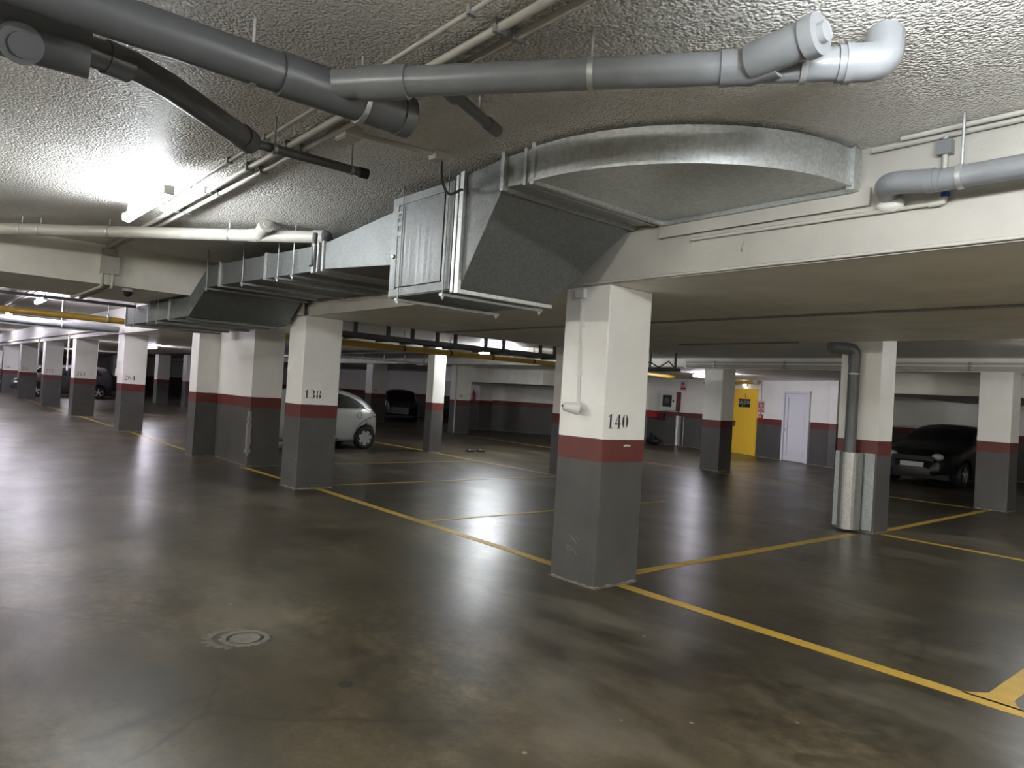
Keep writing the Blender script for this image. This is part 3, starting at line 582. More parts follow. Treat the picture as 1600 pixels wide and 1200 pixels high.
# ------------------------------------------------------------------ ceiling conduits, boxes
for y, rr, x0, lab in ((1.905, 0.013, -9.0, 'thinnest near ceiling conduit, running beside the upper left lamp'), (2.075, 0.024, -11.6, 'middle of the three near ceiling conduits, doubled by the next one'), (2.19, 0.022, -11.6, 'right hand near ceiling conduit carrying the junction box')):
    t = thing('conduit', (-5, y, 3.49), lab, 'conduit'); MB().tube([(x0, y, ZA-rr-.014), (8.8, y, ZA-rr-.014)], rr, 10).build('tube_run', 'conduit', t)
    for x in (-8.2, -7.1, -6.0, -5.2, -4.0, -2.7, -1.5): MB().box(x-.012, x+.012, y-rr-.012, y+rr+.012, ZA-2*rr-.022, ZA-.002).build('clip', 'galv2', t)
t = thing('junction_box', (-4.6, 2.25, 3.44), 'grey junction box on the near ceiling conduits', 'junction box')
MB().box(-4.69, -4.53, 2.20, 2.33, 3.44, ZA).build('box_body', 'conduit', t, bevel=0.006); MB().box(-4.68, -4.54, 2.21, 2.32, 3.432, 3.44).build('cover', 'conduit', t, bevel=0.003)
MB().tube([(-4.60, 2.33, 3.495), (-4.51, 2.92, 3.495)], 0.018, 10).build('tube_run', 'conduit', t)
t = thing('junction_box', (-4.5, 2.95, 3.44), 'small junction box with a cable drooping to the damper box', 'junction box')
MB().box(-4.56, -4.46, 2.90, 3.0, 3.45, ZA).build('box_body', 'conduit', t, bevel=0.006)
MB().tube(bend([(-4.50, 2.98, 3.45), (-4.52, 3.0, 3.33), (-4.62, 3.14, 3.24), (-4.60, 3.26, 3.32)], 0.1, 6), 0.012, 8).build('cable', 'pvcdark', t)
t = thing('switch_box', (-11.6, 2.1, 3.1), 'grey box with two conduit tubes on the cross beam face', 'junction box')
MB().box(-11.68, -11.60, 1.99, 2.25, 3.10, 3.36).build('box_body', 'conduit', t, bevel=0.01); MB().box(-11.68, -11.62, 2.03, 2.22, 3.37, 3.47).build('upper_box', 'conduit', t, bevel=0.006)
for y in (2.04, 2.17): MB().tube(bend([(-11.63, y, 3.12), (-11.63, y, 2.915), (-14.2, y, 2.915), (-14.3, y, 3.46), (-34, y, 3.46)], 0.08, 5), 0.022, 10).build('tube_run', 'conduit', t)
t = thing('ceiling_dome', (-11.9, 2.42, 2.86), 'small dark dome under the cross beam edge', 'dome camera')
MB().tube([(-11.85, 2.42, 2.95), (-11.85, 2.42, 2.905)], 0.075, 18).build('base', 'white', t); MB().ball((-11.85, 2.42, 2.90), 0.068, 0.068, 0.075).build('dome', 'dark', t)
# pipes over the far aisle
t = thing('hanging_rail', (-14.45, 1, 2.9), 'dark slim rail crossing the aisle beyond the cross beam', 'rail')
MB().box(-14.48, -14.42, -9, 3.1, 2.88, 2.93).build('rail_run', 'pvcdark', t)
for y in (-3, -0.5, 1.7): MB().tube([(-14.45, y, 2.93), (-14.45, y, ZA)], 0.01, 6).build('hanger', 'galv2', t)
t = thing('yellow_pipe', (-18.95, 1, 2.9), 'dull yellow pipe crossing the far aisle at the left', 'pipe')
MB().tube([(-18.85, -9, 2.93), (-19.1, 5.1, 2.90)], 0.075, 14).build('pipe_run', 'yellow', t)
for y in (-4, 0, 3.5): clamp(t, (-18.9-0.02*y, y, 2.915), (0,1,0), 0.077)
t = thing('drain_pipe', (-21, 3, 2.8), 'pale grey pipe crossing the far aisle beyond the yellow one', 'pipe')
MB().tube([(-19.9, -9, 2.85), (-22.4, 4.4, 2.86)], 0.095, 16).build('pipe_run', 'pvc', t)
for y in (-3, 1.2, 3): clamp(t, (-21.55-0.187*(y-0.0), y, 2.855), (-.18,1,0), 0.097)
t = thing('hanging_rail', (-24, 1, 2.9), 'grey rail crossing the far aisle near pillar 253', 'rail')
MB().box(-25.04, -24.92, -9, 4.3, 2.86, 2.98).build('rail_run', 'galv2', t)
for y in (-3, 1, 3.5): MB().tube([(-24.98, y, 2.98), (-24.98, y, ZA)], 0.012, 6).build('hanger', 'galv2', t)
t = thing('conduit', (-35, 4, 2.8), 'pale conduit running along the far left beam face', 'conduit')
MB().tube([(-23.5, yA(-23.5)-0.04, 2.96), (-60, yA(-60)-0.04, 2.96)], 0.05, 8).build('tube_run', 'conduit', t)
for i, x in enumerate((-29.6, -36.4)):
    t = thing('conduit', (x, yA(x), 1.5), ('nearer pale drop tube on the far left beam', 'farther and smaller pale drop tube on the far left beam')[i], 'conduit')
    MB().tube([(x-0.42, yA(x)-0.10, 1.6), (x-0.42, yA(x)-0.10, 2.9)], 0.03, 8).build('tube_run', 'conduit', t)
t = thing('conduit', (-23.3, 4.6, 1.7), 'white tube down the left edge of pillar 264 with small box', 'conduit')
MB().tube([(-23.24, 4.62, 1.75), (-23.24, 4.62, ZL)], 0.03, 8).build('tube_run', 'white', t); MB().box(-23.32, -23.16, 4.58, 4.68, 1.55, 1.78).build('box_body', 'white', t)
# ------------------------------------------------------------------ on pillar 140
t = thing('emergency_light', (-4.70, 4.8, 1.6), 'white angled spotlight sounder fixed on pillar 140 at the end of a tube', 'emergency light')
MB().tube([(-4.70, 4.83, 1.64), (-4.70, 4.80, 1.64)], 0.055, 18).build('base', 'white', t)
MB().tube([(-4.655, 4.79, 1.62), (-4.755, 4.69, 1.64)], [0.060, 0.044], 18).build('body', 'white', t)
MB().tube([(-4.752, 4.693, 1.639), (-4.764, 4.681, 1.642)], 0.036, 16).build('face', 'plate', t); MB().ball((-4.765, 4.680, 1.642), 0.014).build('lens', 'dark', t)
t = thing('conduit', (-4.7, 4.82, 1.7), 'double white tube down the front of pillar 140 from a small box', 'conduit')
MB().tube([(-4.695, 4.822, 1.66), (-4.735, 4.822, 2.70)], 0.008, 8).build('tube_run', 'white', t); MB().tube([(-4.715, 4.822, 1.68), (-4.753, 4.822, 2.70)], 0.008, 8).build('tube_run', 'white', t)
MB().box(-4.80, -4.68, 4.78, 4.83, 2.67, 2.76).build('box_body', 'white', t, bevel=0.008)
for z in (1.95, 2.4): MB().box(-4.75, -4.69, 4.812, 4.83, z-.01, z+.01).build('clip', 'white', t)
mb = MB()
for k in range(7):
    y = 5.10+0.14*random.random(); z = 1.29+0.03*random.random(); mb.box(-4.385, -4.3835, y, y+0.008+0.02*random.random(), z, z+0.006+0.012*random.random())
mb.build('paint_chip', 'white', P140)
mb = MB()
for k in range(6):
    x = -4.80+0.22*random.random(); z = 0.30+0.14*random.random(); l_ = 0.04+0.07*random.random()
    mb.add([(x, 4.8285, z), (x+l_, 4.8285, z-l_*0.7), (x+l_, 4.8285, z-l_*0.7+0.006), (x, 4.8285, z+0.006)], [(0,1,2,3)])
mb.build('scratch', mat('scratched_paint', (0.2,0.195,0.18), 0.6), P140)
# ------------------------------------------------------------------ pipe guard pillar
t = thing('drain_pipe', (-4.85, 10.7, 0), 'dark vertical drain pipe with elbow on the guard pillar', 'pipe')
MB().tube([(-4.80, 10.74, 1.0), (-4.80, 10.74, 2.62)], 0.082, 18).build('pipe_run', 'pvcdark', t)
MB().tube(bend([(-4.80, 10.74, 2.48), (-4.80, 10.74, 2.70), (-5.03, 10.42, 2.72)], 0.14, 7), 0.090, 18).build('elbow', 'pvcdark', t)
MB().tube([(-4.80, 10.74, 2.325), (-4.80, 10.74, 2.345)], 0.09, 18).build('clamp', 'galv', t); MB().box(-4.92, -4.72, 10.78, 10.85, 2.32, 2.35).build('clamp_bracket', 'galv', t)
t = thing('pipe_guard', (-4.75, 10.6, 0), 'tall galvanised half-round guard shielding the drain pipe', 'pipe guard')
mb = MB(); pr = []
for k in range(15): a = PI*k/14; pr.append((-4.78-0.155*math.cos(a), 10.80-0.24*math.sin(a)))
inn = [(-4.78-0.150*math.cos(PI*k/14), 10.80-0.234*math.sin(PI*k/14)) for k in range(15)]
for k in range(14): mb.prism([pr[k], pr[k+1], inn[k+1], inn[k]], 0.04, 1.17)
mb.build('sheet', m_galv('guard_steel', (0.42,0.42,0.40), 0.42, (1,1,0.4)), t)
MB().box(-4.63, -4.47, 10.825, 10.848, 0.04, 1.17).build('side_flange', 'galv2', t); MB().box(-5.05, -4.93, 10.825, 10.848, 0.04, 1.17).build('side_flange', 'galv2', t)
for z in (0.15, 0.45, 0.8, 1.1): MB().tube([(-4.55, 10.815, z), (-4.55, 10.83, z)], 0.012, 8).build('bolt', 'galv', t)
# ------------------------------------------------------------------ cable trays and yellow gas pipe behind
t = thing('cable_tray', (-12.2, 9, 2.6), 'dark hung cable tray above the yellow pipe between pillars 138 and 140', 'cable tray')
def tray(t, x, y0, y1, z, w_, m, hang, zc, step=0.5, h=0.09, hw=0.03):
    for s_ in (-1, 1): MB().box(x+s_*w_/2-0.012, x+s_*w_/2+0.012, y0, y1, z, z+h).build('side_rail', m, t)
    me = None; y = y0+0.1
    while y < y1:
        if me is None: me = MB().box(x-w_/2, x+w_/2, y-0.02, y+0.02, z+0.005, z+0.022).build('rung', m, t); yb = y
        else: o = me.copy(); C.objects.link(o); o.parent = t; o.location = me.location+Vector((0, (y-yb)*S, 0))
        y += step
    for y in hang: MB().box(x+w_/2-hw, x+w_/2+hw, y-hw, y+hw, z+0.0, zc).build('hanger', m, t); MB().box(x-w_/2-0.02, x+w_/2+0.04, y-0.025, y+0.025, z-0.035, z).build('cross_bracket', m, t)
tray(t, -12.25, 5.45, 14.1, 2.62, 0.42, 'pvcdark', (5.75, 6.3, 7.0, 7.55, 8.15, 8.6, 9.4, 9.9, 11.0, 11.45, 12.6, 13.6), ZB, h=0.085)
for k, (x, z) in enumerate(((-12.36, 2.66), (-12.28, 2.67), (-12.2, 2.655), (-12.12, 2.67))):
    MB().tube([(x+0.03*math.sin(y*1.7+k), y, z+0.008*math.sin(y*2.1+k*2)) for y in [5.5+0.43*i for i in range(20)]], 0.022, 7).build('cable', 'dark', t)
MB().tube([(-12.0, 5.6, 2.90), (-12.05, 7, 2.93), (-12.0, 9, 2.90), (-12.1, 12, 2.93)], 0.02, 7).build('cable', 'dark', t)
t = thing('cable_tray', (-25, 13, 2.7), 'pale ladder tray farther back above the silver car', 'cable tray')
tray(t, -24.0, 10.5, 16.3, 2.70, 0.5, 'galv', (11, 11.9, 12.8, 13.7, 14.6, 15.5, 16.2), ZB, 0.45, 0.07, 0.02)
t = thing('yellow_pipe', (-14.05, 9, 2.6), 'bright yellow pipe hanging behind pillars 138 and 140', 'pipe')
MB().tube([(-14.05, 5.5, 2.62), (-14.05, 16.3, 2.62), (-14.6, 19.4, 2.62)], 0.068, 16).build('pipe_run', 'yellow', t)
for y in (6.9, 8.6, 9.9, 11.2, 12.6, 14.2, 15.8): MB().tube([(-14.05, y-.02, 2.62), (-14.05, y+.02, 2.62)], 0.074, 14).build('clamp', 'dark', t); MB().tube([(-14.05, y, 2.69), (-14.05, y, ZB)], 0.010, 6).build('hanger', 'galv2', t)
t = thing('drain_pipe', (-15, 10.4, 2.7), 'dark pipe under the rear ceiling left of the slender pillar', 'pipe')
MB().tube([(-15.9, 10.72, 2.72), (-23.6, 10.72, 2.72)], 0.06, 12).build('pipe_run', 'pvcdark', t)
for x in (-17, -20, -23): MB().tube([(x, 10.72, 2.76), (x, 10.72, ZB)], 0.01, 6).build('hanger', 'galv2', t)
t = thing('yellow_pipe', (-15.2, 23, 2.66), 'short ochre pipe end over the yellow door', 'pipe')
q0 = tp(-2.6, 2.64, 0.35); q1 = tp(0.42, 2.70, 0.35); MB().tube([q0, q1], 0.07, 14).build('pipe_run', 'yellow', t); MB().tube([q1, tp(0.52, 2.70, 0.35)], 0.08, 14).build('end_cap', 'pvclight', t)
for s_ in (-2, -.8, .2): MB().tube([tp(s_, 2.7, 0.35), tp(s_, ZL, 0.35)], 0.01, 6).build('hanger', 'galv2', t)
t = thing('cable_tray', (-18.2, 23, 2.6), 'dark tray end with loose cables right of pillar 140', 'cable tray')
for s_ in (0, 0.30): MB().box(-12.95, -10.95, 14.5+s_, 14.53+s_, 2.55, 2.63).build('side_rail', 'pvcdark', t)
for k in range(6): x = -12.8+k*0.34; MB().box(x, x+.03, 14.5, 14.83, 2.55, 2.57).build('rung', 'pvcdark', t)
for x in (-12.5, -11.8, -11.0): MB().box(x-.02, x+.02, 14.64, 14.69, 2.55, ZB).build('hanger', 'pvcdark', t)
MB().tube([(-12.5, 14.6, 2.6), (-11.8, 14.65, 2.78), (-11.5, 14.65, 2.64), (-11.2, 14.66, 2.80), (-11.0, 14.66, 2.62)], 0.018, 7).build('cable', 'dark', t)

# ------------------------------------------------------------------ door wall
def wbox(t0, t1, z0, z1, o0, o1, name, m, parent, bevel=0.0):
    c = tp((t0+t1)/2, (z0+z1)/2, (o0+o1)/2)
    return MB().oriented(c, TD, TN, (0,0,1), (t1-t0)/2, abs(o1-o0)/2, (z1-z0)/2).build(name, m, parent, bevel)
D1 = struct('door_1', MB().oriented(tp(-0.47, 1.21, 0.02), TD, TN, (0,0,1), 0.66, 0.022, 1.20), 'ydoor', 'yellow metal exit door with black SALIDA sign')
for (a, b, z0, z1) in ((-1.19, -1.13, 0, 2.47), (0.19, 0.25, 0, 2.47), (-1.19, 0.25, 2.41, 2.47)): wbox(a, b, z0, z1, 0, 0.055, 'door_frame', 'ydoor', D1)
wbox(-1.05, -0.97, 1.02, 1.24, 0.042, 0.055, 'handle_plate', 'black', D1); MB().tube([tp(-1.01, 1.19, 0.05), tp(-1.01, 1.19, 0.11), tp(-0.84, 1.19, 0.11)], 0.016, 8).build('door_handle', 'black', D1)
wbox(-0.80, -0.13, 1.77, 2.08, 0.043, 0.048, 'exit_sign', 'black', D1)
text('sign_lettering', 'SALIDA', 0.20, tp(-0.46, 1.945, 0.048), TD, (0,0,1), 'plate', D1)
mb = MB()    # torn white scratches across the sign
for (a, z, b, z2, w_) in ((-0.55, 1.87, -0.60, 1.80, 0.03), (-0.45, 1.85, -0.47, 1.80, 0.025)):
    mb.add([tp(a, z, 0.054), tp(a+w_, z, 0.054), tp(b+w_, z2, 0.054), tp(b, z2, 0.054)], [(3,2,1,0)])
mb.build('sign_scratch', 'plate', D1)
stencil('1', 0.16, tp(-0.42, 2.20, 0.043), TD, (0,0,1), D1)
D2 = struct('door_2', MB().oriented(tp(2.275, 1.18, 0.02), TD, TN, (0,0,1), 0.55, 0.022, 1.16), 'wdoor', 'white framed door right of the yellow one')
for (a, b, z0, z1) in ((1.64, 1.73, 0, 2.42), (2.82, 2.91, 0, 2.42), (1.64, 2.91, 2.34, 2.42)): wbox(a, b, z0, z1, 0, 0.07, 'door_frame', 'wdoor', D2)
for (a, b, z0, z1) in ((1.76, 1.90, 0.05, 2.32), (2.70, 2.80, 0.05, 2.32), (1.90, 2.70, 2.20, 2.32), (1.90, 2.70, 0.05, 0.20)): wbox(a, b, z0, z1, 0.042, 0.056, 'door_rail', 'wdoor', D2)
for (a, b, z0, z1) in ((1.735, 1.75, 0.02, 2.34), (2.80, 2.812, 0.02, 2.34), (1.75, 2.80, 2.325, 2.34), (1.905, 1.915, 0.2, 2.2), (2.685, 2.695, 0.2, 2.2)): wbox(a, b, z0, z1, 0.042, 0.050, 'door_gap', 'galv2', D2)
wbox(1.80, 1.83, 1.02, 1.13, 0.056, 0.066, 'lock_plate', 'galv2', D2)
t = thing('emergency_light', tp(-0.45, 2.58, 0.03), 'white emergency light over the yellow door', 'emergency light')
wbox(-1.05, -0.38, 2.56, 2.64, 0, 0.06, 'body', 'white', t); wbox(-0.55, -0.40, 2.55, 2.66, 0.05, 0.09, 'lens', m_emit('small_lit_lens', (1,1,1), 3.0), t)
t = thing('fire_sign', tp(0.43, 1.8, 0.0), 'small red and white fire alarm sign right of the yellow door', 'sign')
wbox(0.26, 0.64, 1.60, 2.05, 0.004, 0.012, 'sign_panel', 'plate', t); wbox(0.30, 0.60, 1.76, 1.98, 0.012, 0.014, 'picture_field', mat('faded_red', (0.45,0.08,0.07), 0.5), t)
MB().tube([tp(0.45, 1.87, 0.013), tp(0.45, 1.87, 0.018)], 0.075, 18).build('sign_disc', 'plate', t); MB().tube([tp(0.45, 1.87, 0.017), tp(0.45, 1.87, 0.021)], 0.035, 14).build('sign_dot', 'redp', t); wbox(0.28, 0.62, 1.62, 1.72, 0.012, 0.014, 'sign_text_band', mat('faded_pink', (0.55,0.22,0.2), 0.5), t)
t = thing('fire_alarm_button', tp(0.46, 1.42, 0.0), 'red call point box on the wall below the fire sign', 'alarm button')
wbox(0.37, 0.57, 1.37, 1.55, 0, 0.05, 'box_body', 'redp', t, 0.006); wbox(0.42, 0.51, 1.43, 1.50, 0.05, 0.056, 'button_plate', 'plate', t)
t = thing('conduit', tp(0.45, 2, 0), 'thin reddish conduit down to the red call point', 'conduit')
MB().tube([tp(0.46, 1.55, 0.02), tp(0.44, 2.75, 0.02)], 0.012, 8).build('tube_run', mat('pinkish_conduit', (0.40,0.22,0.2), 0.5), t)
YW = 24.4; ks = YW/23.9; zz = lambda z: 1.72+(z-1.72)*ks
HC = thing('hose_cabinet', (-18.2, YW, 1.5), 'white and dark red fire hose cabinet with glazed door', 'fire hose cabinet')
X0, X1 = -18.72, -17.92
MB().box(X0, X1, YW-0.32, YW, zz(1.48), zz(2.22)).build('case', 'maroon', HC, bevel=0.006)
MB().box(X0-0.01, X1+0.01, YW-0.345, YW-0.32, zz(1.47), zz(2.23)).build('door', 'plate', HC, bevel=0.004)
MB().box(X0+0.14, X1-0.20, YW-0.352, YW-0.345, zz(1.60), zz(2.08)).build('glass', 'glass', HC)
mb = MB(); mb.tube([((X0+X1)/2-.04, YW-0.358, 1.86), ((X0+X1)/2-.04, YW-0.352, 1.86)], 0.13, 20); mb.build('hose_reel', mat('dull_reel', (0.12,0.09,0.09), 0.5), HC)
MB().box(X1-0.15, X1-0.08, YW-0.36, YW-0.345, 1.80, 1.89).build('lock', 'black', HC)
t = thing('hose_sign', (-17.8, YW, 2.4), 'white and red sign above the hose cabinet', 'sign')
MB().box(-17.98, -17.66, YW-0.012, YW, zz(2.27), zz(2.66)).build('sign_panel', 'plate', t); MB().box(-17.95, -17.69, YW-0.016, YW-0.012, zz(2.33), zz(2.42)).build('red_band', 'redp', t); MB().box(-17.90, -17.80, YW-0.016, YW-0.012, zz(2.50), zz(2.62)).build('picture_field', 'redp', t); MB().box(-17.95, -17.69, YW-0.016, YW-0.012, zz(2.44), zz(2.47)).build('red_line', 'redp', t)
t = thing('pipe_guard', (-17.9, YW, 0), 'slim metal guard over the pipe below the hose cabinet', 'pipe guard')
mb = MB(); pr = [(-17.95-0.11*math.cos(PI*k/10), YW-0.20*math.sin(PI*k/10)) for k in range(11)]; mb.prism(pr, 0.02, zz(1.26)); mb.build('sheet', 'galv', t)
MB().tube([(-17.95, YW-.08, zz(1.26)), (-17.95, YW-.08, zz(1.48))], 0.03, 8).build('pipe_stub', 'maroon', t); MB().tube([(-17.70, YW-.03, 0.05), (-17.70, YW-.03, zz(1.25))], 0.012, 6).build('edge_strip', 'white', t)
t = thing('red_box', (-19.2, YW, 1.1), 'flat bright red box hung left of the hose cabinet', 'box')
MB().box(-19.48, -18.98, YW-0.22, YW, zz(1.14), zz(1.345)).build('case', 'redp', t, bevel=0.006); MB().box(-19.47, -18.99, YW-0.228, YW-0.22, zz(1.28), zz(1.30)).build('lid_seam', 'darkred', t)
t = thing('dark_box', (-18.8, YW, 1.0), 'dark red box right behind the bright red box', 'box')
MB().box(-19.10, -18.68, YW-0.12, YW, zz(1.04), zz(1.33)).build('case', 'darkred', t, bevel=0.006); MB().box(-19.08, -18.70, YW-0.126, YW-0.12, zz(1.2), zz(1.21)).build('seam', 'black', t)
for i, (x, y, z, sx, lab) in enumerate(((-18.75, 23.9, 0.0, 0.22, 'black rubbish bag on the floor below the red box, right one'), (-19.15, 24.1, 0.0, 0.2, 'black bag behind, partly hidden by pillar 140'))):
    t = thing('black_bag', (x, y, 0), lab, 'bag')
    mb = MB(); mb.ball((x, y, 0.13), sx, sx*0.8, 0.14, 14, 8); mb.v = [(a+0.02*math.sin(b*21+c*9), b+0.02*math.sin(a*17), max(0.001, c+0.02*math.sin(a*25+b*13))) for a, b, c in mb.v]; mb.build('sack', 'black', t)
    MB().tube([(x, y, 0.25), (x+0.03, y, 0.33+0.1*i)], [0.035, 0.06], 8).build('knot', 'black', t)
# extinguisher on the shadowed pillar
t = thing('fire_extinguisher', (-26.1, 19.9, 1.3), 'small red fire extinguisher on the shadowed pillar', 'fire extinguisher')
MB().tube([(-26.2, 19.92, 1.35), (-26.2, 19.92, 1.70)], 0.075, 14).build('cylinder', 'redp', t); MB().tube([(-26.2, 19.92, 1.70), (-26.2, 19.92, 1.80)], [0.06, 0.025], 12).build('valve', 'chrome', t); MB().tube([(-26.17, 19.88, 1.86), (-26.05, 19.85, 1.7), (-26.08, 19.86, 1.5)], 0.015, 7).build('hose', 'black', t)
t = thing('extinguisher_sign', (-26.2, 20.0, 2.2), 'pale sign plate above the small fire extinguisher', 'sign')
MB().box(-26.4, -26.05, 20.03, 20.05, 2.3, 2.62).build('sign_panel', 'plate', t); MB().box(-26.36, -26.09, 20.025, 20.03, 2.36, 2.56).build('picture_field', 'maroon', t)
t = thing('shutter_door', (-65.9, 9.5, 0), 'salmon red shutter glimpsed between pillars 252 and 253', 'shutter')
MB().box(-65.98, -65.9, 8.3, 11.2, 0, 2.5).build('curtain', 'shutter', t)
for k in range(12): MB().box(-65.9, -65.885, 8.3, 11.2, 0.1+k*0.2, 0.12+k*0.2).build('slat', 'shutter', t)

# ------------------------------------------------------------------ cars
def sm(pts, x):          # smooth interpolation through control points
    if x <= pts[0][0]: return pts[0][1]
    for (a, b), (c, d) in zip(pts, pts[1:]):
        if x <= c: q = (x-a)/(c-a); return b+(d-b)*q
    return pts[-1][1]
def car(name, label, loc, heading, top, belt, sill, W_, wheels, wr, paint, sideglass=(), group=None, hub=7, nst=56, seams=(), cap=None, lampz=None, plate=False, rear=True):
    """local frame: x = distance from the tail towards the nose, y = to the left, z up (survey units)"""
    t = thing(name, loc, label, 'car', group); L = top[-1][0]
    def halfw(x, z):
        w0 = sm(W_, x); zt = sm(top, x); zb = sm(belt, x); zs = sm(sill, x)
        if z <= zb: q = (z-zs)/max(zb-zs, .01); return w0*(0.93+0.07*math.sin(PI*min(max(q*0.85+0.12, 0), 1)))
        q = (z-zb)/max(zt-zb, 0.02); base = 0.93+0.07*math.sin(PI*0.97); return w0*(base*(1-0.20*q)*math.sqrt(max(0, 1-max(0, (q-0.72)/0.28)**2.2*0.92)))
    lv = [0, .12, .3, .5, .7, .86, 1.0]; up = [.15, .35, .55, .72, .84, .93, 1.0]
    rings = []; xs = [L*(0.5-0.5*math.cos(PI*i/nst)) for i in range(nst+1)]
    for x in xs:
        zt, zb, zs = sm(top, x), sm(belt, x), sm(sill, x); zb = min(zb, zt-0.02); col = []
        for q in lv: z = zs+(zb-zs)*q; col.append((halfw(x, z), z))
        for q in up: z = zb+(zt-zb)*q; col.append((halfw(x, z), z))
        ring = [(x, -y, z) for y, z in col]+[(x, y, z) for y, z in reversed(col)]
        rings.append(ring)
    mb = MB(); m_ = len(rings[0]); vs = [v for g in rings for v in g]; fs = []
    for i in range(len(rings)-1):
        for k in range(m_): a = i*m_+k; b = i*m_+(k+1)%m_; fs.append((a, a+m_, b+m_, b))
    mb.add(vs, fs, True); mb.add(rings[0], [tuple(range(m_))]); mb.add(rings[-1], [tuple(range(m_-1,-1,-1))])
    c_, s_ = math.cos(heading), math.sin(heading)
    X = lambda p: (loc[0]+p[0]*c_-p[1]*s_, loc[1]+p[0]*s_+p[1]*c_, loc[2]+p[2])
    def put(m, nm, ma, par=None): m.v = [X(v) for v in m.v]; return m.build(nm, ma, par or t)
    body = put(mb, 'body', paint)
    bm = bmesh.new(); bm.from_mesh(body.data); bmesh.ops.remove_doubles(bm, verts=bm.verts, dist=1e-5); bmesh.ops.recalc_face_normals(bm, faces=bm.faces); bm.to_mesh(body.data); bm.free()
    wmax = max(b for a, b in W_)
    cut = MB()
    for wx in wheels: cut.tube([(wx, -wmax-.3, wr), (wx, wmax+.3, wr)], wr*1.16, 36, True, False)
    co = put(cut, 'cutter', 'dark'); md = body.modifiers.new('b', 'BOOLEAN'); md.object = co; md.operation = 'DIFFERENCE'; md.solver = 'EXACT'
    bpy.context.view_layer.update(); ev = body.evaluated_get(bpy.context.evaluated_depsgraph_get()); me = bpy.data.meshes.new_from_object(ev)
    body.modifiers.clear(); body.data = me
    if len(me.materials) == 0: me.materials.append(paint if not isinstance(paint, str) else M[paint])
    bpy.data.objects.remove(co)
    put(MB().box(0.35, L-0.4, -wmax*0.78, wmax*0.78, 0.19, 0.6), 'underbody', 'dark')
    for wx in wheels:
        for sd in (-1, 1):
            yo = sd*(sm(W_, wx)*0.985); yi = yo-sd*0.20; wt = MB()
            prof = [(yi, wr*.6), (yi, wr*.93), (yi+sd*.03, wr), (yo-sd*.03, wr), (yo, wr*.93), (yo-sd*.01, wr*.62), (yo-sd*.05, wr*.60)]
            n = 30; vs = [(wx+q*math.cos(2*PI*k/n), y, wr+q*math.sin(2*PI*k/n)) for y, q in prof for k in range(n)]
            wt.add(vs, [(i*n+k, i*n+(k+1)%n, (i+1)*n+(k+1)%n, (i+1)*n+k) for i in range(len(prof)-1) for k in range(n)], True)
            wh = put(wt, 'wheel', 'dark')
            rm = MB(); yf = yo-sd*0.012; rim = wr*0.66
            rm.tube([(wx, yf-sd*0.03, wr), (wx, yf-sd*0.015, wr)], rim, 28); put(rm, 'rim_shadow', 'black', wh)
            rg = MB(); N_ = 28
            for k in range(N_):
                a0, a1 = 2*PI*k/N_, 2*PI*(k+1)/N_
                pts = [(wx+q*math.cos(a), yy, wr+q*math.sin(a)) for yy in (yf-sd*.015, yf) for a, q in ((a0, rim*.93), (a1, rim*.93), (a1, rim), (a0, rim))]
                rg.hexa(pts if sd < 0 else pts[4:]+pts[:4])
            for k in range(hub):
                a = 2*PI*k/hub+0.3; w0 = rim*0.13; w1 = rim*(0.27 if hub == 7 else 0.15); ca, sa = math.cos(a), math.sin(a)
                q = [(rim*.15, -w0), (rim*.55, -w1), (rim*.95, -w1*0.75), (rim*.95, w1*0.75), (rim*.55, w1), (rim*.15, w0)]
                P_ = [(wx+e*ca-g*sa, wr+e*sa+g*ca) for e, g in q]
                rg.add([(a_, yf+sd*.004, b_) for a_, b_ in P_], [tuple(range(6)) if sd < 0 else tuple(range(5,-1,-1))])
                rg.add([(a_, yf-sd*.006, b_) for a_, b_ in P_], [tuple(range(5,-1,-1)) if sd < 0 else tuple(range(6))])
            rg.tube([(wx, yf-sd*.01, wr), (wx, yf+sd*.012, wr)], rim*.24, 16)
            put(rg, 'rim', 'alloy', wh)
    def patch(poly, nm, ma, off=0.006, sd=-1, par=None):   # poly (x,z) laid on the body side
        # triangulate finely so that it follows the surface
        bmx = bmesh.new(); vs = [bmx.verts.new((a, 0, b)) for a, b in poly]; bmx.faces.new(vs)
        bmesh.ops.triangulate(bmx, faces=bmx.faces); 
        for _ in range(3): bmesh.ops.subdivide_edges(bmx, edges=bmx.edges, cuts=1, use_grid_fill=True)
        bmx.verts.ensure_lookup_table(); bmx.verts.index_update()
        m2 = MB(); m2.add([(v.co.x, sd*(halfw(v.co.x, v.co.z)+off), v.co.z) for v in bmx.verts], [tuple(v.index for v in fc.verts) for fc in bmx.faces], True); bmx.free()
        return put(m2, nm, ma, par)
    for sd in (-1, 1):
        for nm, poly in sideglass: patch(poly, nm, 'glass', 0.007, sd)
        for path in seams:
            P2 = []
            for (a, b), (c, d) in zip(path, path[1:]): P2 += [(a+(c-a)*k/5, b+(d-b)*k/5) for k in range(5)]
            P2.append(path[-1]); put(MB().tube([(a, sd*(halfw(a, b)+0.001), b) for a, b in P2], 0.007, 6), 'body_seam', 'seam')
    if cap:
        n = 22; put(MB().tube([(cap[0]+.075*math.cos(2*PI*k/n), halfw(cap[0]+.075*math.cos(2*PI*k/n), cap[1]+.075*math.sin(2*PI*k/n))+0.002, cap[1]+.075*math.sin(2*PI*k/n)) for k in range(n+1)], 0.005, 5), 'fuel_flap', 'seam'); put(MB().ball((cap[0]-.045, halfw(*cap)+0.003, cap[1]+.01), 0.014), 'flap_lock', 'seam')
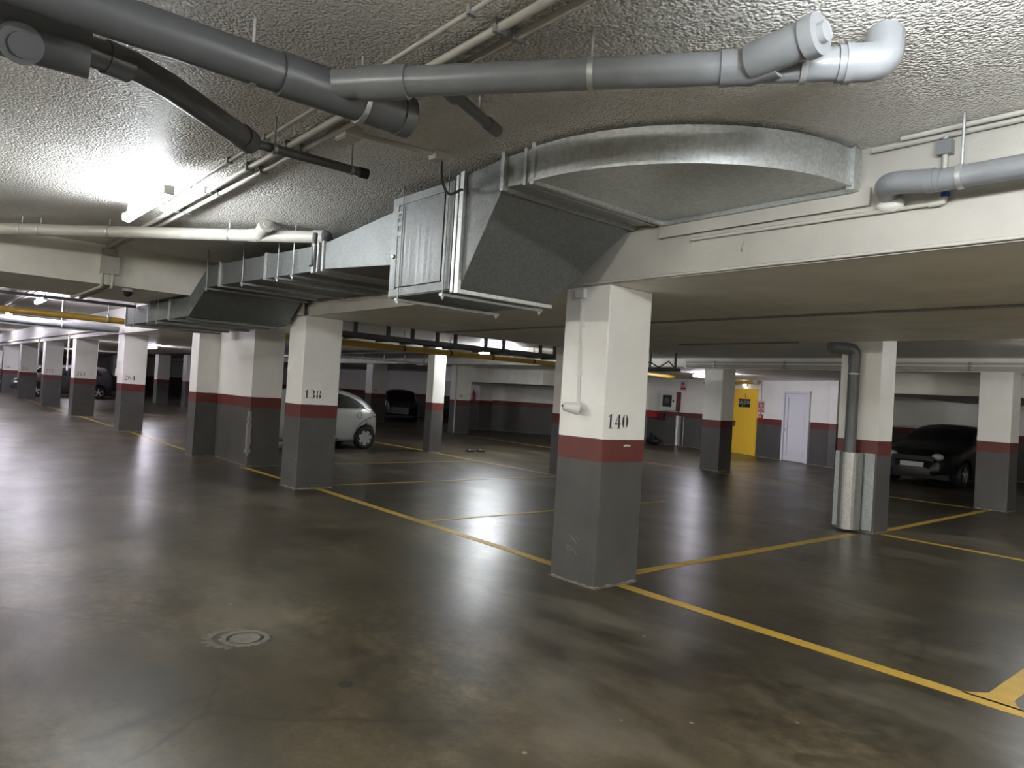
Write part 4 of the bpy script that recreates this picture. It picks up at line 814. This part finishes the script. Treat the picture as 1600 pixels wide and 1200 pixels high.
    # tail lamps and nose lamps
    for sd in (-1, 1):
        if rear: put(MB().ball((0.10, sd*(sm(W_, 0.10)-0.05), 0.78), 0.035, 0.06, 0.13), 'tail_lamp', 'maroon')
        lz = lampz or 0.75; put(MB().ball((L-0.17, sd*(sm(W_, L-0.17)-0.10), lz), 0.12, 0.14, 0.09), 'head_lamp', 'headl')
    return t, X, put, patch
# silver car: tail towards +Y, nose towards the aisle; survey profile measured along its side
KT = [(0,.62),(.03,.82),(.10,.98),(.25,1.16),(.42,1.32),(.62,1.45),(.85,1.53),(1.1,1.585),(1.5,1.61),(2.1,1.58),(2.5,1.48),(2.9,1.25),(3.2,1.10),(3.7,1.0),(4.0,.82),(4.1,.5)]
KB = [(0,.60),(.05,.80),(.12,.95),(.3,1.06),(.6,1.05),(3.0,1.02),(3.2,1.0),(3.7,.9),(4.0,.74),(4.1,.45)]
KS = [(0,.36),(.3,.30),(.9,.22),(3.2,.2),(3.8,.24),(4.1,.34)]
KW = [(0,.45),(.04,.60),(.12,.72),(.3,.84),(.6,.92),(1.2,.95),(2.8,.95),(3.4,.90),(3.8,.78),(4.0,.60),(4.1,.42)]
kaglass = [('side_glass', [(.50,1.085),(.60,1.19),(.78,1.31),(1.0,1.40),(1.3,1.465),(1.42,1.475),(1.42,1.085)]), ('door_glass', [(1.47,1.085),(1.47,1.475),(1.9,1.47),(2.3,1.36),(2.75,1.11),(2.75,1.085)])]
kaseam = [[(1.46,1.06),(1.50,.9),(1.52,.6),(1.44,.35),(1.30,.24)], [(.06,.90),(.35,.86),(.62,.76),(.82,.55),(.90,.30)], [(.10,1.0),(.5,1.06),(1.45,1.06)]]
car('parked_car', 'small silver hatchback parked behind pillar 138, rear wheel showing', (-18.08, 10.0, 0), -PI/2, KT, KB, KS, KW, (0.50, 3.35), 0.31, 'silver', kaglass, seams=kaseam, cap=(0.72, 0.91))
# tall dark grey car far left
ST = [(0,.75),(.06,1.15),(.22,1.42),(.36,1.60),(.42,1.72),(.55,1.80),(1.2,1.88),(2.2,1.88),(2.9,1.78),(3.5,1.32),(3.7,1.24),(4.5,1.12),(4.85,.95),(5.0,.6)]
SB = [(0,.72),(.06,1.10),(.3,1.28),(2.6,1.2),(3.7,1.12),(4.5,1.0),(4.85,.85),(5.0,.52)]
SS = [(0,.55),(.4,.42),(1.0,.32),(4.2,.32),(4.6,.4),(5.0,.42)]
SW = [(0,.70),(.08,.84),(.3,.97),(1.0,1.03),(3.6,1.03),(4.4,.95),(4.8,.75),(5.0,.5)]
sg = [('side_glass', [(.75,1.34),(.98,1.62),(1.5,1.68),(1.5,1.32)]), ('door_glass', [(1.58,1.32),(1.58,1.70),(2.45,1.70),(2.45,1.28)]), ('door_glass', [(2.53,1.28),(2.53,1.70),(2.85,1.66),(3.4,1.26)])]
car('parked_car', 'tall dark grey car between pillars 252 and 264, silver wheel showing', (-47.5, 9.3, 0), -PI/2, ST, SB, SS, SW, (0.95, 3.95), 0.37, 'darkcar', sg, hub=5, seams=[[(1.54,1.30),(1.5,.8),(1.35,.4)], [(2.5,1.26),(2.5,.4)]])
car('parked_car', 'white car whose front shows between pillars 250 and 251', (-57.2, 9.6, 0), -PI/2, ST, SB, SS, SW, (0.95, 3.95), 0.37, 'whitecar', sg, hub=5, lampz=0.92)
# black cars in the unlit recesses
BT = [(0,.7),(.08,1.05),(.3,1.30),(.7,1.52),(1.4,1.62),(2.2,1.62),(2.8,1.48),(3.4,1.14),(3.6,1.10),(4.4,.95),(4.7,.75),(4.8,.5)]
BB = [(0,.68),(.08,1.0),(.4,1.1),(2.8,1.06),(3.6,1.0),(4.4,.88),(4.7,.66),(4.8,.46)]
bg = [('side_glass', [(.75,1.15),(1.0,1.40),(1.5,1.46),(1.5,1.12)]), ('door_glass', [(1.58,1.12),(1.58,1.47),(2.2,1.47),(2.75,1.32),(3.15,1.10)])]
BCs = car('parked_car', 'black car in the dark bay at the right with a pale number plate', (-7.3, 24.7, 0), -PI/2, BT, BB, KS+[(4.8,.34)], [(a*4.8/4.1, b*1.02) for a, b in KW], (0.8, 3.75), 0.34, 'blackcar', bg, hub=5, lampz=0.78)
t_, X_, put_, patch_ = BCs
put_(MB().box(4.76, 4.80, -0.28, 0.28, 0.50, 0.62), 'number_plate', 'plate')
put_(MB().box(4.72, 4.765, -0.5, 0.5, 0.66, 0.78), 'grille', 'black'); put_(MB().box(4.72, 4.77, -0.45, 0.45, 0.30, 0.40), 'lower_grille', 'black')
car('parked_car', 'black car in the deep shade left of the slender pillar', (-31.7, 19.4, 0), math.radians(150), BT, BB, KS+[(4.8,.34)], [(a*4.8/4.1, b*1.02) for a, b in KW], (0.8, 3.75), 0.34, 'blackcar', bg, hub=5)
